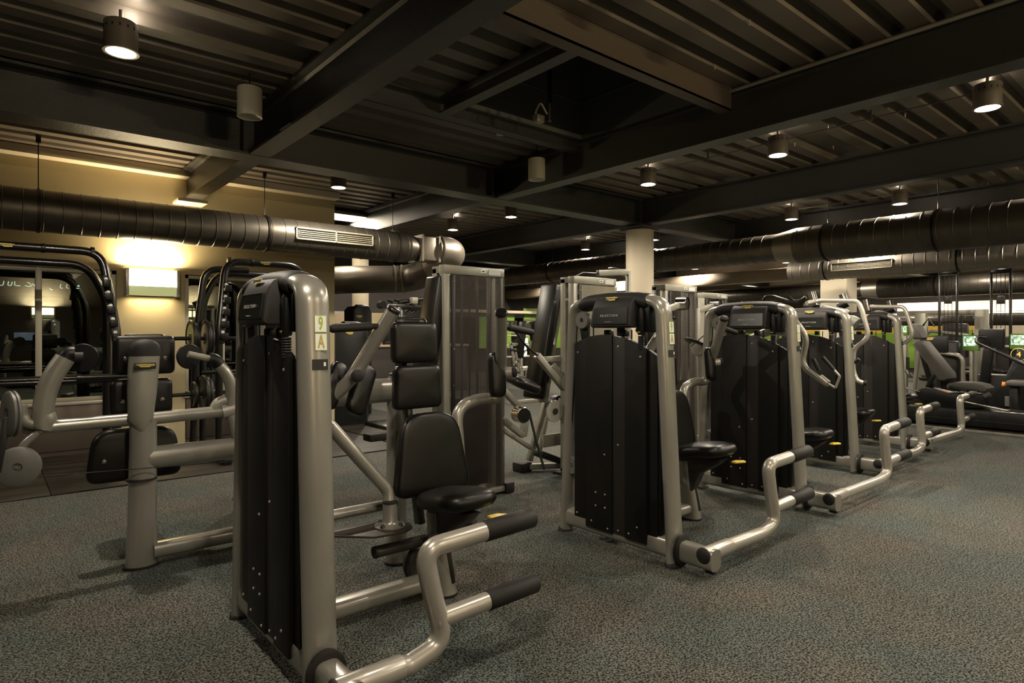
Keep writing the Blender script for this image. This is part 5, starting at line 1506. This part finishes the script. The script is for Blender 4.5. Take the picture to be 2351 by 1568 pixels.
link('adjust_handle', sweep(BM(), [q(2180, 888, Xb - .2), q(2221, 897, Xb - .2)], .02, seg=12), 'rubber', t)
link('warning_strip', sweep(BM(), [q(2163, 897, Xb - .14), q(2178, 902, Xb - .14)], .008, seg=8), 'orange', t)
for dx in (-.12, -.03, .1):
    link('slide_rail', sweep(BM(), [q(2050, 882, Xb + dx), q(2112, 899, Xb + dx)], .014, seg=10), 'steel_rod', t)
    link('slide_rail', sweep(BM(), [q(2214, 922, Xb + dx), q(2318, 944, Xb + dx)], .014, seg=10), 'steel_rod', t)
link('cover_wedge', prism(BM(), [(q(2085, 905).y, q(2085, 905).z), (q(2152, 926).y, q(2152, 926).z), (q(2090, 928).y, q(2090, 928).z)], .0, .2, 'yz', .005), 'panel_edge', t)
link('roller_knob', lathe(BM(), [(.001, 0), (.035, .01), (.035, .08), (.001, .09)], q(2258, 911, Xb - .15), (0, -.5, .3), 16), 'fabric_grey', t)
# elliptical machines behind it
def elliptical(label, s0, X, num=None):
    t = thing('elliptical_trainer', label, 'cardio machine', (X, at(s0, 800, X=X).y, 0), group='black elliptical trainers')
    lo = V(t.location); q = lambda px, py, xx=X: at(s0 + px, py, X=xx) - lo
    link('console', prism(BM(), [(q(-30, 760).y, q(-30, 760).z), (q(-26, 755).y, q(-26, 755).z), (q(28, 755).y, q(28, 755).z), (q(30, 760).y, q(30, 760).z), (q(28, 800).y, q(28, 800).z), (q(-28, 798).y, q(-28, 798).z)], 0, .09, 'yz', .015), 'plastic_black', t)
    link('mast', bar(BM(), q(-5, 800, X + .05), q(-14, 880, X + .1), .12, .1, .02), 'plastic_black', t)
    link('body', prism(BM(), [(q(-36, 860).y, q(-36, 860).z), (q(30, 862).y, q(30, 862).z), (q(60, 800).y, q(60, 800).z), (q(95, 800).y, q(95, 800).z), (q(95, 945).y, .05), (q(-40, 940).y, .05)], .1, .45, 'yz', .02), 'plastic_black', t)
    link('handlebar', sweep(BM(), fillet([q(-10, 775, X - .1), q(-30, 772, X - .12), q(-35, 785, X - .15), q(10, 805, X - .2), q(95, 845, X - .25)], .07, 6), .024, seg=14), 'black_metal', t)
    link('body_plate', box(BM(), *[tuple(v) for v in (q(32, 932, X + .09), q(42, 910, X + .085))]), 'disc_grey', t)
    if num:
        c = q(64, 814, X + .05)
        link('badge_ring', lathe(BM(), [(.085, 0), (.092, .004), (.085, .008)], c, (-1, 0, 0), 28, cap=False), 'logo_yellow', t)
        text('badge_number', num, .10, 'logo_yellow', c, t, '-x', ext=.002, bold=.002)
    return t
elliptical('black elliptical trainer with curved bar and round badge numbered 4 at the right edge', 2275, 11.0, '4')
# extra seat at the right edge
c = at(2330, 880, X=10.72)
t = thing('exercise_seat', 'grey seat with an orange knob at the right edge', 'exercise machine', (c.x, c.y, 0))
link('seat', cushion(BM(), round_rect(.30, .42, .09, None, 6), .08, T(0, -.12, c.z, rx=-PI/2), .03, .01), 'fabric_grey', t)
link('knob', lathe(BM(), [(.001, -.02), (.035, -.02), (.035, .02), (.001, .025)], (-.05, .11, c.z - .02), (-.3, 1, 0), 16), 'orange', t)
link('stem', bar(BM(), (0, 0, .03), (0, 0, c.z - .03), .1, .1, .02), 'plastic_black', t)
# green monitors
def monitor(px, py, X, label, w_=30, h_=36):
    c = at(px, py, X=X)
    t = thing('touch_screen', label, 'screen', (c.x, c.y, 0), group='green framed touch screens')
    d = c.x*ST + c.y*CT
    W_, H_ = w_*d/FPX/.85/2, h_*d/FPX/2
    rz = -.35
    Mx = Matrix.Rotation(rz, 4, 'Z')
    bm = BM(); prism(bm, [(p.x, p.y + c.z) for p in round_rect(2*W_, 2*H_, .03)], -.02, .04, 'yz', .005); bm.transform(Mx); bz = link('bezel', bm, 'bezel_green', t)
    bm = BM(); box(bm, (-.024, -W_*.82, c.z - H_*.42), (-.019, W_*.82, c.z + H_*.82)); bm.transform(Mx); link('display', bm, 'screen_lit', bz)
    link('stand', bar(BM(), (.05, 0, 0), (.05, 0, c.z - H_*.6), .05, .1, .008), 'silver_grey', t)
monitor(2229, 787, 13.0, 'green framed lit touch screen left of the elliptical console')
monitor(2339, 784, 13.0, 'green framed lit touch screen at the right edge')
monitor(2077, 758, 12.5, 'small lit touch screen beside the last machine arm', 14, 22)
def console(px, py, X, label):
    c = at(px, py, X=X)
    t = thing('cardio_console', label, 'cardio machine', (c.x, c.y, 0))
    link('console', box(BM(), (0, -.20, c.z - .14), (.06, .20, c.z + .14), .02), 'plastic_black', t)
    logo(t, (-.004, .06, c.z + .09), '-x', 1.6)
    link('mast', bar(BM(), (.05, 0, .02), (.05, 0, c.z - .15), .14, .12, .02), 'plastic_black', t)
console(2143, 790, 11.8, 'black cardio console with a yellow badge behind the reclining bench')
# cable stations
def cable_station(px0, px1, X, label, top=688):
    a, b = at(px0, top, X=X), at(px1, top, X=X)
    t = thing('cable_station', label, 'cable machine', (X, (a.y + b.y)/2, 0), group='black cable stations')
    h = (a.y - b.y)/2
    for s in (-1, 1): link('upright', box(BM(), (-.018, s*h - .02, .0), (.018, s*h + .02, a.z + .55), .004), 'black_metal', t)
    link('crossbar', box(BM(), (-.03, -h, a.z + .45), (.03, h, a.z + .53), .006), 'black_metal', t)
    for s in (-.45, .0, .45):
        link('hanging_cable', tube(BM(), [(0, s*h, a.z + .45), (0, s*h, .9 - s*.3)], .005, seg=6), 'ink', t)
    link('pulley_block', box(BM(), (-.05, -.05, a.z - .08), (.05, .05, a.z + .06), .01), 'ink', t)
    link('base_plate', box(BM(), (-.3, -h - .05, 0), (.3, h + .05, .05), .006), 'black_metal', t)
cable_station(2157, 2197, 13.6, 'black cable station left of the pale gantry post')
cable_station(2276, 2320, 13.6, 'black cable station right of the pale gantry post')
c = at(2254, 710, X=14.5)
t = thing('cable_gantry', 'pale grey cable crossover gantry with a long top beam', 'cable machine', (c.x, c.y, 0))
lo = V(t.location); q = lambda px, py, xx=14.5: at(px, py, X=xx) - lo
link('post', box(BM(), (-.08, -.10, 0), (.08, .10, c.z), .01), 'silver_grey', t)
link('top_beam', bar(BM(), (0, 0, c.z - .05), (0, q(2060, 714).y, c.z - .05), .08, .1, .01), 'silver_grey', t)
link('post', box(BM(), (-.08, q(2115, 720).y - .1, 0), (.08, q(2115, 720).y + .1, c.z - .05), .01), 'silver_grey', t)
link('hanging_cable', tube(BM(), [(-.1, .3, c.z - .1), (-.1, .3, .6)], .012, seg=6), 'ink', t)
link('handle', sweep(BM(), [(-.1, q(2136, 750).y - .1, q(2136, 750).z), (-.1, q(2136, 745).y, q(2136, 745).z + .12), (-.1, q(2136, 750).y + .12, q(2136, 750).z)], .014, seg=8), 'ink', t)
# dim silhouettes of further strength machines in the far right
for (px, py, w2, X, lab) in ((2178, 770, .34, 15.5, 'grey plate loaded machine seen between the black cable uprights'), (2300, 800, .3, 16.0, 'grey seated machine seen under the elliptical console'), (2160, 815, .28, 12.9, 'dark seat frame behind the reclining bench'), (2225, 850, .3, 15.0, 'pale step machine with white risers near the gantry foot')):
    c = at(px, py, X=X); t = thing('strength_machine', lab, 'exercise machine', (c.x, c.y, 0), group='strength machines far off at the right')
    link('cover', box(BM(), (-.1, -w2, .1), (.1, w2*.3, c.z + .25), .04), 'panel_edge', t)
    link('frame_tube', sweep(BM(), fillet([(-.2, -w2 - .1, .0), (-.2, -w2 - .1, c.z), (-.2, w2, c.z + .1), (-.2, w2 + .1, .0)], .12), .035, seg=12), 'silver', t)
    link('seat', cushion(BM(), round_rect(.4, .4, .1, None, 5), .09, T(-.35, 0, .5, rx=-PI/2), .03, .01), 'leather', t)
    link('seat_stem', bar(BM(), (-.35, 0, 0), (-.35, 0, .46), .08, .08, .01), 'silver_grey', t)
# far wall: lit cove, ochre and green areas
WX = 21.0
bm = BM(); box(bm, (WX, -6, 0), (WX + .1, 8.5, DZ)); st(link('wall_far', bm, 'dark_wall'))
def xpanel(name, px0, px1, py0, py1, X, m):
    a, b = at(px0, py1, X=X), at(px1, py0, X=X)
    bm = BM(); box(bm, (X - .03, b.y, max(0, a.z)), (X, a.y, b.z)); return st(link(name, bm, m))
xpanel('wall_panel', 1800, 2800, 727, 765, WX - .02, 'orange_wall')
xpanel('wall_panel', 1700, 2170, 765, 830, WX - .02, 'green_wall')
xpanel('wall_panel', 2170, 2232, 757, 800, WX - .05, 'green_wall')
xpanel('wall_panel', 2236, 2500, 740, 800, WX - .05, 'cream')
a = at(2060, 716, X=19.6); b = at(2700, 690, X=19.6)
t = thing('cove_light', 'long glowing cove band high on the far right wall', 'ceiling light', (19.6, 0, 0))
link('glow_panel', box(BM(), (0, b.y, at(2200, 716, X=19.6).z), (.03, a.y, at(2200, 692, X=19.6).z)), 'cove', t)
link('light_slot', box(BM(), (-.1, b.y, at(2200, 716, X=19.6).z - .05), (-.06, a.y + 2, at(2200, 716, X=19.6).z - .02)), 'tube_light', t)
link('lower_shelf', box(BM(), (-.14, b.y, at(2200, 716, X=19.6).z - .13), (.3, a.y + 2, at(2200, 716, X=19.6).z - .06)), 'silver_grey', t)
yduct('dark duct low across the far wall under the glowing cove', 18.9, 1.60, [(-4.9, 8.0, .13)], 'duct_dark', [])

# ================================================================== BEHIND THE CAMERA, MIRRORED IN THE WINDOW
t = thing('treadmill', 'treadmill with a bluish screen, seen only mirrored in the left window', 'treadmill', (.75, -4.0, 0))
link('running_deck', box(BM(), (-.4, .1, .08), (.4, 1.8, .2), .03), 'plastic_black', t)
link('running_belt', box(BM(), (-.25, .15, .2), (.25, 1.75, .205), .002), 'rubber', t)
for s in (-1, 1):
    link('upright', sweep(BM(), fillet([(s*.42, .3, .0), (s*.42, .2, 1.0), (s*.36, .1, 1.22)], .15), .04, seg=14), 'silver', t)
    link('handrail', sweep(BM(), fillet([(s*.40, .15, 1.0), (s*.42, .55, .98), (s*.42, .75, .6)], .1), .025, seg=12), 'rubber', t)
    link('cup_ring', lathe(BM(), [(.04, 0), (.05, .01), (.04, .02)], (s*.36, .17, 1.08), (0, .4, 1), 18), 'logo_yellow', t)
cs = link('console', cushion(BM(), round_rect(.80, .30, .10, .70, 6), .10, T(0, .10, 1.20, rz=PI), .03, .005), 'plastic_dark', t)
link('display', box(BM(), (-.24, .165, 1.10), (.24, .172, 1.30), .003), 'screen_blue', cs)
link('cross_handle', sweep(BM(), [(-.4, .2, 1.02), (.4, .2, 1.02)], .02, seg=12), 'rubber', t)
